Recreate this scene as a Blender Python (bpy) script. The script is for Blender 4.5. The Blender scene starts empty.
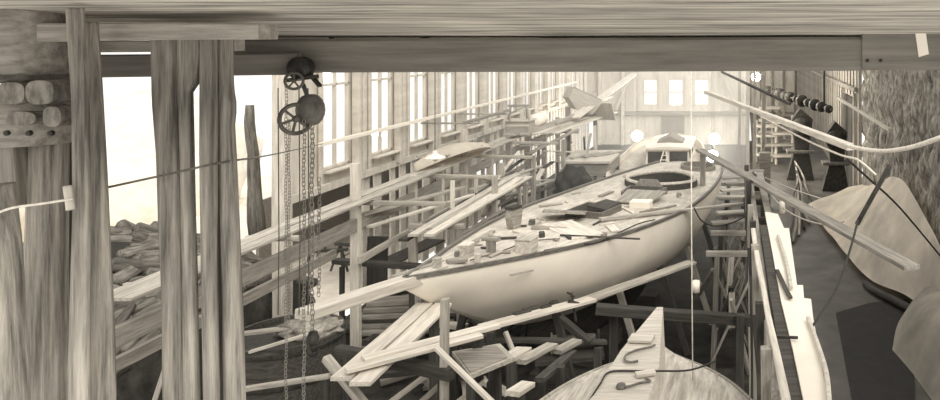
import bpy, bmesh, math, random
from mathutils import Vector as V, Matrix, noise, geometry
S = bpy.context.scene
C = S.collection
R = random.Random(7)
F, CX, CY, H = 750.0, 745.0, 42.0, 7.5        # focal length in px, principal point in px, eye height


def P(px, py, Y):
    return V(((px - CX) / F * Y, Y, H - (py - CY) / F * Y))


def G(px, py, z):
    return P(px, py, F * (H - z) / (py - CY))


# ------------------------------------------------------------------ materials
TINT = (1.0, 0.915, 0.79)


def col(v):
    return (min(v * TINT[0], 1), min(v * TINT[1], 1), min(v * TINT[2], 1), 1)


MATS = {}


def mat(name, v, grain=0.0, scale=(1, 1, 1), nscale=3.0, rough=0.8, bump=0.0, rnd=0.0, metal=0.0, blotch=0.0):
    """procedural sepia-toned surface: base value v, streaks along local X when scale is stretched"""
    if name in MATS:
        return MATS[name]
    m = bpy.data.materials.new(name)
    m.use_nodes = True
    nt = m.node_tree
    b = nt.nodes['Principled BSDF']
    b.inputs['Roughness'].default_value = rough
    b.inputs['Metallic'].default_value = metal
    b.inputs['Specular IOR Level'].default_value = 0.3
    L = nt.links.new
    tc = nt.nodes.new('ShaderNodeTexCoord')
    mp = nt.nodes.new('ShaderNodeMapping')
    mp.inputs['Scale'].default_value = scale
    L(tc.outputs['Object'], mp.inputs['Vector'])
    n = nt.nodes.new('ShaderNodeTexNoise')
    n.inputs['Scale'].default_value = nscale
    n.inputs['Detail'].default_value = 6
    n.inputs['Roughness'].default_value = 0.65
    L(mp.outputs[0], n.inputs['Vector'])
    r = nt.nodes.new('ShaderNodeValToRGB')
    r.color_ramp.elements[0].position = 0.36
    r.color_ramp.elements[1].position = 0.66
    r.color_ramp.elements[0].color = col(v * (1 - grain))
    r.color_ramp.elements[1].color = col(v * (1 + grain))
    L(n.outputs['Fac'], r.inputs['Fac'])
    out = r.outputs['Color']

    def mult(sock, fac_sock, lo, hi):
        mr = nt.nodes.new('ShaderNodeMapRange')
        mr.inputs['To Min'].default_value = lo
        mr.inputs['To Max'].default_value = hi
        L(fac_sock, mr.inputs['Value'])
        mx = nt.nodes.new('ShaderNodeMix')
        mx.data_type = 'RGBA'
        mx.blend_type = 'MULTIPLY'
        mx.inputs[0].default_value = 1
        L(sock, mx.inputs[6])
        L(mr.outputs[0], mx.inputs[7])
        return mx.outputs[2], mr
    if rnd:
        oi = nt.nodes.new('ShaderNodeObjectInfo')
        out, _ = mult(out, oi.outputs['Random'], 1 - rnd, 1 + rnd)
    if blotch:
        n2 = nt.nodes.new('ShaderNodeTexNoise')
        n2.inputs['Scale'].default_value = 0.9
        n2.inputs['Detail'].default_value = 5
        L(tc.outputs['Object'], n2.inputs['Vector'])
        out, mr = mult(out, n2.outputs['Fac'], 1 - blotch, 1 + blotch)
        mr.inputs['From Min'].default_value = 0.3
        mr.inputs['From Max'].default_value = 0.7
    L(out, b.inputs['Base Color'])
    if bump:
        bp = nt.nodes.new('ShaderNodeBump')
        bp.inputs['Strength'].default_value = bump
        bp.inputs['Distance'].default_value = 0.03
        L(n.outputs['Fac'], bp.inputs['Height'])
        L(bp.outputs[0], b.inputs['Normal'])
    MATS[name] = m
    return m


GR = (0.5, 7, 7)
W_PALE = mat('pale_planed_wood', .56, .22, GR, 3, .8, .3, .12)
W_MID = mat('weathered_wood', .36, .3, GR, 3, .85, .4, .2)
W_GREY = mat('grey_timber', .27, .35, GR, 3, .85, .5, .18)
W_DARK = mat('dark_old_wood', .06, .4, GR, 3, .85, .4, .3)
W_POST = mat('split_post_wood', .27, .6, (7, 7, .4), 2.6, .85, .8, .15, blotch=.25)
W_POSTD = mat('dark_post_wood_shade', .07, .5, (8, 8, .45), 2.6, .85, .5, .2)  # also paints the shadowed cracks between the clustered posts
W_POSTX = mat('column_wood', .2, .5, (6, 6, 3), 2.6, .85, .5, .1)
W_BEAM = mat('dark_beam_timber', .2, .25, (.4, 6, 6), 2, .8, .2)
W_CEIL = mat('roof_board_wood', .5, .55, (.25, 5, 5), 3, .8, .3, .08, blotch=.12)
W_WALL = mat('limewashed_boards', .60, .16, (.6, .6, .15), 5, .9, .2)
W_LOG = mat('driftwood_bark', .15, .5, (.8, 6, 6), 2.5, .95, .6, .35)
M_HULL = mat('white_hull_paint', .80, .05, (.5, .5, .5), 2, .55, 0, blotch=.06)
M_HULL2 = mat('bottom_planking', .50, .28, (.35, 9, 9), 3, .7, .3, blotch=.1)
M_DECK = mat('canvas_deck', .52, .22, (.8, 3, 3), 3, .85, .1, blotch=.2)
M_KEEL = mat('keel_timber', .5, .2, (.6, 5, 5), 3, .8, .3)
M_RAIL = mat('varnished_rail', .14, .3, GR, 3, .5)
M_IRON = mat('blackened_iron', .05, .4, (1, 1, 1), 8, .55, .2, .1, metal=.3)
M_GREYIRON = mat('worn_iron', .13, .4, (1, 1, 1), 8, .6, .2, .1)
M_CHAIN = mat('galvanised_chain', .24, .3, (1, 1, 1), 8, .6)
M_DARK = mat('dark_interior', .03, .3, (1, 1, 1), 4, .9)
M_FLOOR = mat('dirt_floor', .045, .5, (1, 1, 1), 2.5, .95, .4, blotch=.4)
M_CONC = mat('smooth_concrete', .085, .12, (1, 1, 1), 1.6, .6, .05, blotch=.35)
M_CANVAS = mat('sailcloth', .85, .1, (1, 1, 1), 1.2, .9, .1, blotch=.15)
M_CANVAS2 = mat('grey_sailcloth', .55, .12, (1, 1, 1), 1.2, .9, .1, blotch=.2)
M_TARP_SHADOW = mat('tarp_shadow_sheet', .022, .2, (1, 1, 1), 3, .8)  # colours the tarpaulin heap and the painted floor shadow
M_ROCK = mat('rough_bark_wall', .25, .65, (2.2, 2.2, .8), 3.2, .95, .8, blotch=.25)
M_SNOW = mat('pale_ground', .78, .12, (1, 1, 1), 1.5, .95, .1)
M_ROPE = mat('pale_rope', .66, .2, (1, 1, 1), 20, .9)
M_CABLE = mat('black_cable', .03, .2, (1, 1, 1), 8, .6)
M_WHITE = mat('white_enamel', .85, .03, (1, 1, 1), 3, .4)
M_PAPER = mat('white_paper', .9, .03, (1, 1, 1), 3, .8)
M_RUBBLE = mat('plaster_rubble', .24, .5, (1, 1, 1), 5, .95, .5, blotch=.3)


def emis(name, v, s):
    m = bpy.data.materials.new(name)
    m.use_nodes = True
    b = m.node_tree.nodes['Principled BSDF']
    b.inputs['Emission Color'].default_value = (1, .96, .86, 1)
    b.inputs['Emission Strength'].default_value = s
    b.inputs['Base Color'].default_value = col(v)
    return m


M_LAMP = emis('lit_bulb', .9, 60)
gl = bpy.data.materials.new('window_glass')
gl.use_nodes = True
nt = gl.node_tree
nt.nodes.clear()
o_ = nt.nodes.new('ShaderNodeOutputMaterial')
mx_ = nt.nodes.new('ShaderNodeMixShader')
tr_ = nt.nodes.new('ShaderNodeBsdfTransparent')
gs_ = nt.nodes.new('ShaderNodeBsdfGlossy')
gs_.inputs['Roughness'].default_value = .05
mx_.inputs[0].default_value = .06
nt.links.new(tr_.outputs[0], mx_.inputs[1])
nt.links.new(gs_.outputs[0], mx_.inputs[2])
nt.links.new(mx_.outputs[0], o_.inputs[0])
M_GLASS = gl

# ------------------------------------------------------------------ object helpers
WM = {}


def link(name, data, M, parent=None):
    o = bpy.data.objects.new(name, data)
    C.objects.link(o)
    if parent is not None:
        o.parent = parent
        o.matrix_local = WM[parent].inverted() @ M
    else:
        o.matrix_world = M
    WM[o] = M.copy()
    return o


def obj(name, bm, m, M=None, parent=None, smooth=False):
    bmesh.ops.recalc_face_normals(bm, faces=bm.faces[:])
    me = bpy.data.meshes.new(name)
    bm.to_mesh(me)
    bm.free()
    me.materials.append(m)
    if smooth:
        for p in me.polygons:
            p.use_smooth = True
    return link(name, me, M if M is not None else Matrix.Identity(4), parent)


def tag(o, label, cat, group=None):
    o['label'] = label
    o['category'] = cat
    if group:
        o['group'] = group
    return o


def struct(o, kind='structure'):
    o['kind'] = kind
    return o


def thing(name, label, cat, loc=(0, 0, 0), rz=0.0, group=None):
    o = link(name, None, Matrix.Translation(V(loc)) @ Matrix.Rotation(rz, 4, 'Z'))
    return tag(o, label, cat, group)


def dup(o, dM):
    """copy of a thing with copies of its parts and sub-parts, moved by the world matrix dM"""
    r = o.copy()
    C.objects.link(r)
    WM[r] = dM @ WM[o]
    r.matrix_world = WM[r]
    for ch in list(o.children):
        c = ch.copy()
        C.objects.link(c)
        c.parent = r
        WM[c] = dM @ WM[ch]
        for g in list(ch.children):
            d = g.copy()
            C.objects.link(d)
            d.parent = c
            WM[d] = dM @ WM[g]
    return r


def frame(a, b, up=(0, 0, 1)):
    a, b = V(a), V(b)
    x = (b - a).normalized()
    u = V(up)
    if abs(x.dot(u)) > .98:
        u = V((0, 1, 0))
    y = u.cross(x).normalized()
    z = x.cross(y)
    M = Matrix((x, y, z)).transposed().to_4x4()
    M.translation = (a + b) / 2
    return M, (b - a).length


def box(bm, c, s, bev=0.0):
    r = bmesh.ops.create_cube(bm, size=1)
    vs = r['verts']
    for v in vs:
        v.co = V((v.co.x * s[0] + c[0], v.co.y * s[1] + c[1], v.co.z * s[2] + c[2]))
    if bev:
        es = list({e for v in vs for e in v.link_edges})
        bmesh.ops.bevel(bm, geom=es, offset=bev, segments=1, affect='EDGES')
    return bm


def bar_bm(L, w, t, n=6, wob=.0, seed=0, tw=None, tt=None):
    """bar along local X with a chamfered section, worn edges; tw/tt = width/thickness at the far end"""
    bm = bmesh.new()
    tw = tw or w
    tt = tt or t
    rings = []
    for i in range(n + 1):
        f = i / n
        x = -L / 2 + L * f
        ww, th = w + (tw - w) * f, t + (tt - t) * f
        c = min(ww, th) * .08
        sec = [(-ww / 2 + c, -th / 2), (ww / 2 - c, -th / 2), (ww / 2, -th / 2 + c), (ww / 2, th / 2 - c),
               (ww / 2 - c, th / 2), (-ww / 2 + c, th / 2), (-ww / 2, th / 2 - c), (-ww / 2, -th / 2 + c)]
        dx = noise.noise(V((x * .6 + seed * 7.3, seed * 3.1, 0))) * wob
        dy = noise.noise(V((x * .6, seed * 5.7, 9))) * wob
        rings.append([bm.verts.new((x, a + dx + noise.noise(V((x * 2, a * 9, seed))) * wob * .5, b + dy * .5)) for a, b in sec])
    for r0, r1 in zip(rings, rings[1:]):
        for k in range(8):
            bm.faces.new((r0[k], r0[(k + 1) % 8], r1[(k + 1) % 8], r1[k]))
    bm.faces.new(rings[0])
    bm.faces.new(rings[-1][::-1])
    return bm


SEED = [0]


def plank(name, a, b, w, t, m, label=None, cat='plank', group=None, parent=None, up=(0, 0, 1), wob=.012, n=6, tw=None, tt=None):
    SEED[0] += 1
    M, L = frame(a, b, up)
    o = obj(name, bar_bm(L, w, t, n, wob, SEED[0], tw, tt), m, M, parent)
    if label:
        tag(o, label, cat, group)
    return o


def tube_bm(pts, rad, seg=8, jit=0.0, seed=0, cap=True):
    bm = bmesh.new()
    pts = [V(p) for p in pts]
    rings = []
    ref = V((0, 0, 1))
    for i, p in enumerate(pts):
        d = (pts[min(i + 1, len(pts) - 1)] - pts[max(i - 1, 0)]).normalized()
        if abs(d.dot(ref)) > .95:
            ref = V((1, 0, 0)) if abs(d.x) < .9 else V((0, 1, 0))
        s = d.cross(ref).normalized()
        t = s.cross(d)
        r = rad[i] if hasattr(rad, '__len__') else rad
        ring = []
        for k in range(seg):
            an = 2 * math.pi * k / seg
            rr = r * (1 + jit * noise.noise(V((math.cos(an) * 1.5 + seed * 3.7, math.sin(an) * 1.5, p.length * 1.3))))
            ring.append(bm.verts.new(p + (s * math.cos(an) + t * math.sin(an)) * rr))
        rings.append(ring)
    for r0, r1 in zip(rings, rings[1:]):
        for k in range(seg):
            bm.faces.new((r0[k], r0[(k + 1) % seg], r1[(k + 1) % seg], r1[k]))
    if cap:
        bm.faces.new(rings[0])
        bm.faces.new(rings[-1][::-1])
    return bm


def catmull(pts, n=8):
    pts = [V(p) for p in pts]
    q = [pts[0]] + pts + [pts[-1]]
    out = []
    for i in range(1, len(q) - 2):
        for k in range(n):
            t = k / n
            a, b, c, d = q[i - 1], q[i], q[i + 1], q[i + 2]
            out.append(.5 * ((2 * b) + (c - a) * t + (2 * a - 5 * b + 4 * c - d) * t * t + (3 * b - a - 3 * c + d) * t ** 3))
    out.append(pts[-1])
    return out


def rope(name, pts, r, m, label=None, cat='rope', parent=None, n=8, seg=6, group=None):
    pts = catmull(pts, n) if n > 1 else [V(p) for p in pts]
    o0 = pts[0].copy()
    o = obj(name, tube_bm([p - o0 for p in pts], r, seg), m, Matrix.Translation(o0), parent, True)
    if label:
        tag(o, label, cat, group)
    return o


def log_obj(name, a, b, r, m, r2=None, jit=.25, n=6, label=None, cat='log', group=None, parent=None, seg=9, bend=.03):
    SEED[0] += 1
    M, L = frame(a, b)
    r2 = r2 or r
    pts, rad = [], []
    for i in range(n + 1):
        f = i / n
        pts.append((-L / 2 + L * f, noise.noise(V((f * 2, SEED[0], 0))) * L * bend, noise.noise(V((f * 2, SEED[0], 7))) * L * bend))
        rad.append(r + (r2 - r) * f)
    o = obj(name, tube_bm(pts, rad, seg, jit, SEED[0]), m, M, parent, True)
    if label:
        tag(o, label, cat, group)
    return o


def lathe_bm(prof, seg=24):
    bm = bmesh.new()
    rings = []
    for r, z in prof:
        rings.append([bm.verts.new((r * math.cos(2 * math.pi * k / seg), r * math.sin(2 * math.pi * k / seg), z)) for k in range(seg)])
    for r0, r1 in zip(rings, rings[1:]):
        for k in range(seg):
            bm.faces.new((r0[k], r0[(k + 1) % seg], r1[(k + 1) % seg], r1[k]))
    if prof[0][0] > 1e-4:
        bm.faces.new(rings[0][::-1])
    if prof[-1][0] > 1e-4:
        bm.faces.new(rings[-1])
    bmesh.ops.remove_doubles(bm, verts=bm.verts[:], dist=1e-5)
    return bm


def prism_bm(poly, d0, d1, axis='Y'):
    """extrude a 2-D polygon (a,b) along an axis between d0 and d1"""
    bm = bmesh.new()
    mk = {'Y': lambda a, b, d: (a, d, b), 'Z': lambda a, b, d: (a, b, d), 'X': lambda a, b, d: (d, a, b)}[axis]
    r0 = [bm.verts.new(mk(a, b, d0)) for a, b in poly]
    r1 = [bm.verts.new(mk(a, b, d1)) for a, b in poly]
    n = len(poly)
    for k in range(n):
        bm.faces.new((r0[k], r0[(k + 1) % n], r1[(k + 1) % n], r1[k]))
    bm.faces.new(r0)
    bm.faces.new(r1[::-1])
    return bm


def T(x, y, z):
    return Matrix.Translation(V((x, y, z)))


def interp(tab, u):
    if u <= tab[0][0]:
        return tab[0][1]
    for (a, x), (b, y) in zip(tab, tab[1:]):
        if u <= b:
            f = (u - a) / (b - a)
            return x + (y - x) * f
    return tab[-1][1]


def smooth_tab(tab, n=6):
    """resample a table through a Catmull-Rom curve"""
    q = catmull([V((a, b, 0)) for a, b in tab], n)
    return [(p.x, p.y) for p in q]


# ------------------------------------------------------------------ camera, world, light
cam = bpy.data.cameras.new('camera')
cam.lens = F / 940 * 36
cam.sensor_width = 36
cam.shift_x = -(CX - 470) / 940
cam.shift_y = -(200 - CY) / 940
cam.clip_end = 500
co = bpy.data.objects.new('camera', cam)
C.objects.link(co)
co.location = (0, 0, H)
co.rotation_euler = (math.pi / 2, 0, 0)
S.camera = co

w = bpy.data.worlds.new('world')
S.world = w
w.use_nodes = True
bg = w.node_tree.nodes['Background']
bg.inputs['Color'].default_value = (1.0, .975, .92, 1)
bg.inputs['Strength'].default_value = 1.45
sun = bpy.data.lights.new('sun', 'SUN')
sun.energy = 2.6
sun.angle = math.radians(40)
sun.color = (1, .97, .9)
so = bpy.data.objects.new('sun', sun)
C.objects.link(so)
so.rotation_euler = V((-.46, .5, -.66)).to_track_quat('-Z', 'Y').to_euler()
so.location = (0, -5, 30)

S.view_settings.view_transform = 'Standard'
S.view_settings.look = 'None'
S.view_settings.gamma = 1
S.view_settings.use_curve_mapping = False
S.view_settings.exposure = -0.2

# ------------------------------------------------------------------ setting
XL, XR, YE, YR = -11.0, 5.5, 55.0, 80.0     # left wall, right wall, end walls


def ground(a, b):
    """the line from a through b carried on down to the floor"""
    return a + (b - a) * (a.z / (a.z - b.z))


def slab(name, c, s, m, parent=None):
    o = obj(name, box(bmesh.new(), (0, 0, 0), s), m, T(*c), parent)
    return o


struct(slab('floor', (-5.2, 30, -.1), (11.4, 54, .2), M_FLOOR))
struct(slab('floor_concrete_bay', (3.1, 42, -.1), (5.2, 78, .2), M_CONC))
# pale open ground outside the left wall with a bank of earth under the log heap


def bank():
    bm = bmesh.new()
    nx, ny = 40, 60
    g = []
    for i in range(nx + 1):
        row = []
        for j in range(ny + 1):
            x = XL - .1 - i * .5
            y = 6 + j * .6
            z = .04 + .1 * noise.noise(V((x * .5, y * .5, 0))) * (i > 1)
            row.append(bm.verts.new((x, y, z)))
        g.append(row)
    for i in range(nx):
        for j in range(ny):
            bm.faces.new((g[i][j], g[i + 1][j], g[i + 1][j + 1], g[i][j + 1]))
    return bm


def bank_h(x, y):
    dx = (x + 14.3) / 3.4
    dy = (y - 16.2) / 3.0
    h = 3.1 * math.exp(-(dx * dx + abs(dy) ** 3 * .5) * .75)
    return h + .12 * noise.noise(V((x, y, 0)))


struct(obj('floor_outside_ground', bank(), M_SNOW, None, None, True))
bmk = bmesh.new()
gk = [[bmk.verts.new((XL - .12 - i * .25, 9 + j * .3, .09 + bank_h(XL - .12 - i * .25, 9 + j * .3) - (.2 if j == 36 or i == 28 else 0) if i else 0)) for j in range(37)] for i in range(29)]
for i in range(28):
    for j in range(36):
        bmk.faces.new((gk[i][j], gk[i + 1][j], gk[i + 1][j + 1], gk[i][j + 1]))
struct(slab('wall_added_backing', (-15.6, 42, 1.2), (.1, 36, 2.4), W_GREY))  # added backing, keeps the gaps between the wall boards grey
struct(obj('ceiling_added_shade', prism_bm([(-11.12, 3.75), (-15.7, 2.45), (-15.7, 2.39), (-11.12, 3.69)], 25.2, 59), W_GREY))  # added slab that shades the outside ground behind the wall gaps
struct(obj('floor_earth_bank', bmk, M_FLOOR, None, None, True))


def panel_bm(a0, a1, z0, z1, holes, th, axis):
    """wall panel with rectangular holes; axis 'Y' runs along Y (normal X), 'X' runs along X"""
    A = sorted({a0, a1} | {h[0] for h in holes} | {h[1] for h in holes})
    Z = sorted({z0, z1} | {h[2] for h in holes} | {h[3] for h in holes})
    solid = {}
    for i in range(len(A) - 1):
        for j in range(len(Z) - 1):
            ca, cz = (A[i] + A[i + 1]) / 2, (Z[j] + Z[j + 1]) / 2
            solid[i, j] = not any(h[0] < ca < h[1] and h[2] < cz < h[3] for h in holes)
    bm = bmesh.new()
    vs = {}

    def v(i, j, s):
        if (i, j, s) not in vs:
            q = (s * th / 2, A[i], Z[j]) if axis == 'Y' else (A[i], s * th / 2, Z[j])
            vs[i, j, s] = bm.verts.new(q)
        return vs[i, j, s]
    for (i, j), ok in solid.items():
        if not ok:
            continue
        for s in (-1, 1):
            bm.faces.new((v(i, j, s), v(i + 1, j, s), v(i + 1, j + 1, s), v(i, j + 1, s)))
        for (di, dj, e) in ((-1, 0, ((i, j), (i, j + 1))), (1, 0, ((i + 1, j), (i + 1, j + 1))),
                            (0, -1, ((i, j), (i + 1, j))), (0, 1, ((i, j + 1), (i + 1, j + 1)))):
            if not solid.get((i + di, j + dj), False):
                (a, b), (c, d) = e
                bm.faces.new((v(a, b, -1), v(c, d, -1), v(c, d, 1), v(a, b, 1)))
    return bm


def window(n, axis, a0, a1, z0, z1, pos, mull=1, th=.1):
    """sash window in a hole: frame and glazing bars, one pane child"""
    bm = bmesh.new()
    fw = .07

    def bx(ca, cz, sa, sz):
        if axis == 'Y':
            box(bm, (0, ca, cz), (th, sa, sz))
        else:
            box(bm, (ca, 0, cz), (sa, th, sz))
    ca, cz = (a0 + a1) / 2, (z0 + z1) / 2
    wa, wz = a1 - a0, z1 - z0
    bx(a0 + fw / 2 - ca, 0, fw, wz)
    bx(a1 - fw / 2 - ca, 0, fw, wz)
    bx(0, z0 + fw / 2 - cz, wa, fw)
    bx(0, z1 - fw / 2 - cz, wa, fw)
    bx(0, 0, wa, .06)
    for k in range(mull):
        bx(-wa / 2 + wa * (k + 1) / (mull + 1), 0, .04, wz)
    loc = (pos, ca, cz) if axis == 'Y' else (ca, pos, cz)
    o = struct(obj('window_%d' % n, bm, W_WALL, T(*loc)))
    pb = box(bmesh.new(), (0, 0, 0), (.01, wa, wz) if axis == 'Y' else (wa, .01, wz))
    obj('pane', pb, M_GLASS, T(*loc), o)
    return o


WY = [19.41 + 2.5 * i for i in range(13)]
WW, WZ0, WZ1 = 1.35, 4.15, 8.6
wl = struct(obj('wall_left', panel_bm(17.7, YE, 3.75, 9.6, [(y, y + WW, WZ0, WZ1) for y in WY], .06, 'Y'), W_WALL, T(XL, 0, 0)))
nwin = 0
for y in WY:
    nwin += 1
    window(nwin, 'Y', y, y + WW, WZ0, WZ1, XL - .0)
for y in WY:          # deep studs either side of every window, and one between
    for dy, dep, wd in ((-.14, .05, .16), (WW + .14, .2, .16), (WW + .6, .1, .22)):
        plank('stud', (XL + .08 + dep / 2, y + dy, 3.75), (XL + .08 + dep / 2, y + dy, 9.5), wd, dep, W_WALL, parent=wl, up=(1, 0, 0), wob=0, n=2)
    plank('window_sill', (XL + .2, y - .05, WZ0 - .03), (XL + .2, y + WW + .05, WZ0 - .03), .22, .05, W_WALL, parent=wl, wob=0, n=2)
# lower wall: gapped vertical boards and stouter posts down to the ground
yy = 21.7
k = 0
while yy < 53:
    wd = R.uniform(.28, .5)
    zb = 0.0
    plank('wall_board', (XL + .02 + R.uniform(-.03, .03), yy, zb), (XL + .02, yy + R.uniform(-.05, .05), 3.8), wd, .06, W_WALL, parent=wl, up=(1, 0, 0), wob=.01, n=3)
    yy += wd + R.uniform(.35, .75) * (1.0 if yy < 34 else .45)
    k += 1
for nm, z, d in (('girt', 3.72, .2), ('girt', 2.35, .14)):
    plank(nm, (XL + .13, 17.7, z), (XL + .13, YE - .1, z), .08, d, W_WALL, parent=wl, wob=.01, n=10)
plank('corner_post', (XL + .05, 17.75, 0), (XL + .05, 17.75, 9.5), .34, .3, W_PALE, parent=wl, wob=.02)

tag(plank('tie_rail', (XL + .45, 18.6, 4.95), (XL + .45, 47, 5.0), .07, .1, M_WHITE), 'long white rail running across all the windows of the left wall', 'rail')

# end wall of the hall, with three bright windows
EW = [(-7.48, -6.4), (-5.62, -4.52), (-3.74, -2.64)]
EZ = (2.85, 4.8)
we = struct(obj('wall_end', panel_bm(XL, .2, 0, 9.6, [(a, b, EZ[0], EZ[1]) for a, b in EW], .16, 'X'), W_WALL, T(0, YE, 0)))
for a, b in EW:
    nwin += 1
    window(nwin, 'X', a, b, EZ[0], EZ[1], YE, 0)
for k in range(23):
    x = XL + .4 + k * .48
    hit = [1 for a, b in EW if a - .1 < x < b + .1]
    z1 = 2.2 if hit else 9.4
    plank('batten', (x, YE - .12, 0), (x, YE - .12, z1), .06, .05, W_WALL, parent=we, up=(0, -1, 0), wob=0, n=1)
plank('girt', (XL + .3, YE - .22, 2.3), (.1, YE - .22, 2.3), .25, .3, W_GREY, parent=we, wob=.01)
for (a, b) in (((616, 110), (636, 74)), ((737, 111), (720, 74))):
    plank('diagonal_brace', P(a[0], a[1], YE - .4), P(b[0], b[1] - 10, YE - .4), .22, .22, W_PALE, parent=we, up=(0, -1, 0))
for x in (-10.6, -8.9, -.35):
    plank('wall_post', (x, YE - .3, 0), (x, YE - .3, 9.4), .24, .24, W_WALL, parent=we, up=(0, -1, 0))
plank('plank_door', (-5.3, YE - .14, 0), (-5.3, YE - .14, 2.1), 1.7, .06, W_GREY, parent=we, up=(0, -1, 0), wob=0)

# right bay: boarded far part, rough-faced near part, end wall
wb = struct(obj('wall_right', panel_bm(35.8, YR, 0, 9.6, [(36.6, 41.0, 0, 4.75)], .16, 'Y'), W_MID, T(XR, 0, 0)))
for k in range(40):
    y = 36.2 + k * 1.1
    z0 = 4.8 if 36.5 < y < 41.1 else 0
    plank('batten', (XR - .11, y, z0), (XR - .11, y, 9.4), .09, .06, W_GREY, parent=wb, up=(-1, 0, 0), wob=0, n=1)
for z in (5.2, 7.0):
    plank('girt', (XR - .2, 36, z), (XR - .2, YR, z), .12, .2, W_GREY, parent=wb, wob=.01)
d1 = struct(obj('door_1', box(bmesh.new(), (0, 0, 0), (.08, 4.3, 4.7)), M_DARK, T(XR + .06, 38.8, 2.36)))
for k in range(6):
    plank('door_board', (XR, 37.0 + k * .7, 0.02), (XR, 37.0 + k * .7, 4.65), .6, .05, W_DARK, parent=d1, up=(-1, 0, 0), wob=.01, n=2)
plank('door_jamb', (XR - .16, 41.1, 0), (XR - .16, 41.1, 5), .22, .2, W_MID, parent=d1, up=(-1, 0, 0))
plank('door_jamb', (XR - .16, 36.4, 0), (XR - .16, 36.4, 5), .22, .2, W_MID, parent=d1, up=(-1, 0, 0))


def rough_wall():
    bm = bmesh.new()
    ny, nz = 150, 90
    g = []
    for i in range(ny + 1):
        row = []
        y = 12 + 23.9 * i / ny
        for j in range(nz + 1):
            z = 9.6 * j / nz
            a = noise.noise(V((y * 2.0, z * .7, 1)))
            b = noise.noise(V((y * 6.5, z * 1.7, 5)))
            d = .42 * abs(a) ** .6 + .12 * b
            row.append(bm.verts.new((XR + .3 - d, y, z)))
        g.append(row)
    for i in range(ny):
        for j in range(nz):
            bm.faces.new((g[i][j], g[i + 1][j], g[i + 1][j + 1], g[i][j + 1]))
    return bm


struct(obj('wall_right_near', rough_wall(), M_ROCK, None, None, True))
wr = struct(slab('wall_end_bay', (2.8, YR, 4.8), (5.6, .16, 9.6), W_WALL))
for k in range(5):
    plank('wall_post', (.5 + k * 1.2, YR - .2, 0), (.5 + k * 1.2, YR - .2, 9.5), .2, .2, W_GREY, parent=wr, up=(0, -1, 0))

# sloping boarded ceiling close overhead, with the deep cross beam at its low edge


def ceil_z(x, y):
    return H + .012 + (6.35 - y) * .13 + .012 * (x + 5) / 6


cl = None
for k in range(9):
    y1 = 6.32 - k * .34
    y0 = y1 - .335
    bm = bmesh.new()
    n = 24
    top, bot = [], []
    for i in range(n + 1):
        x = -7.5 + 10.5 * i / n
        e = .012 * noise.noise(V((x * 1.3, k * 5, 0)))
        q = [(x, y0 + e, ceil_z(x, y0)), (x, y1 + e, ceil_z(x, y1)), (x, y1 + e, ceil_z(x, y1) + .04), (x, y0 + e, ceil_z(x, y0) + .04)]
        q = [V(c) + V((0, 0, .004 * noise.noise(V((x * 2, k, 3))))) for c in q]
        top.append([bm.verts.new(c) for c in q])
    for a, b in zip(top, top[1:]):
        for j in range(4):
            bm.faces.new((a[j], a[(j + 1) % 4], b[(j + 1) % 4], b[j]))
    bm.faces.new(top[0])
    bm.faces.new(top[-1][::-1])
    if cl is None:
        cl = struct(obj('ceiling', bm, W_CEIL))
    else:
        obj('ceiling_board', bm, W_CEIL, None, cl)

YB = 6.05
bx0, bx1 = (232 - CX) / F * YB, (862 - CX) / F * YB
tag(plank('cross_beam', (bx0 - .15, YB + .15, H - .115), (bx1, YB + .15, H - .095), .3, .275, W_BEAM, wob=.006, n=12),
    'long dark timber beam spanning overhead under the board ceiling', 'beam')
eb = thing('beam_end', 'deep tapering beam end with a white tag at upper right', 'beam', (bx1 + .05, YB, H - .2))
pp = [(862, 33), (905, 20), (960, 0), (960, 70), (862, 70)]
bm = prism_bm([((x - CX) / F * YB, H - (y - CY) / F * YB) for x, y in pp], YB - .02, YB + .3)
obj('timber', bm, W_BEAM, None, eb)
bm = prism_bm([((x - CX) / F * YB, H - (y - CY) / F * YB) for x, y in [(914, 29), (924, 26), (928, 54), (918, 57)]], YB - .03, YB - .021)
obj('paper_tag', bm, M_PAPER, None, eb)
for x in (867, 880):
    obj('bolt', lathe_bm([(0, .02), (.012, .015), (.014, 0), (0, 0)], 8), M_IRON, T((x - CX) / F * YB, YB - .02, H - .15) @ Matrix.Rotation(math.pi / 2, 4, 'X'), eb)
# lighter, broken timbers at the left end of the beam
tag(plank('lintel_timber', P(-20, 32, 4.95), P(268, 32, 4.95), .2, .13, W_MID, wob=.06, n=14, tt=.1), 'pale split lintel timber above the left posts', 'timber')
tag(plank('packing_board', P(92, 46, 5.3), P(236, 45, 5.3), .2, .08, W_MID, wob=.02), 'short rough board packed under the lintel, above the bright opening', 'board')
tag(plank('header_timber', P(90, 66, 5.6), P(300, 64, 6.0), .15, .17, W_BEAM, wob=.01), 'dark header timber behind the left posts over the bright opening', 'timber')
for a, b, y in ((270, 330, 39), (335, 420, 39), (430, 540, 38)):  # pale strips paint in the bright slit between beam and ceiling
    tag(plank('slit_light_strip', V((P(a, y, 6.1).x, 6.1, H + .031)), V((P(b, y, 6.1).x, 6.1, H + .031)), .03, .012, W_MID, wob=.004),
        {270: 'short pale strip painting the slit of light above the beam nearest the chain hoist', 335: 'pale strip painting the slit of light above the beam, middle one of three', 430: 'longest pale strip painting the slit of light above the dark beam'}[a], 'strip')

# ------------------------------------------------------------------ foreground posts, left


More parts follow.
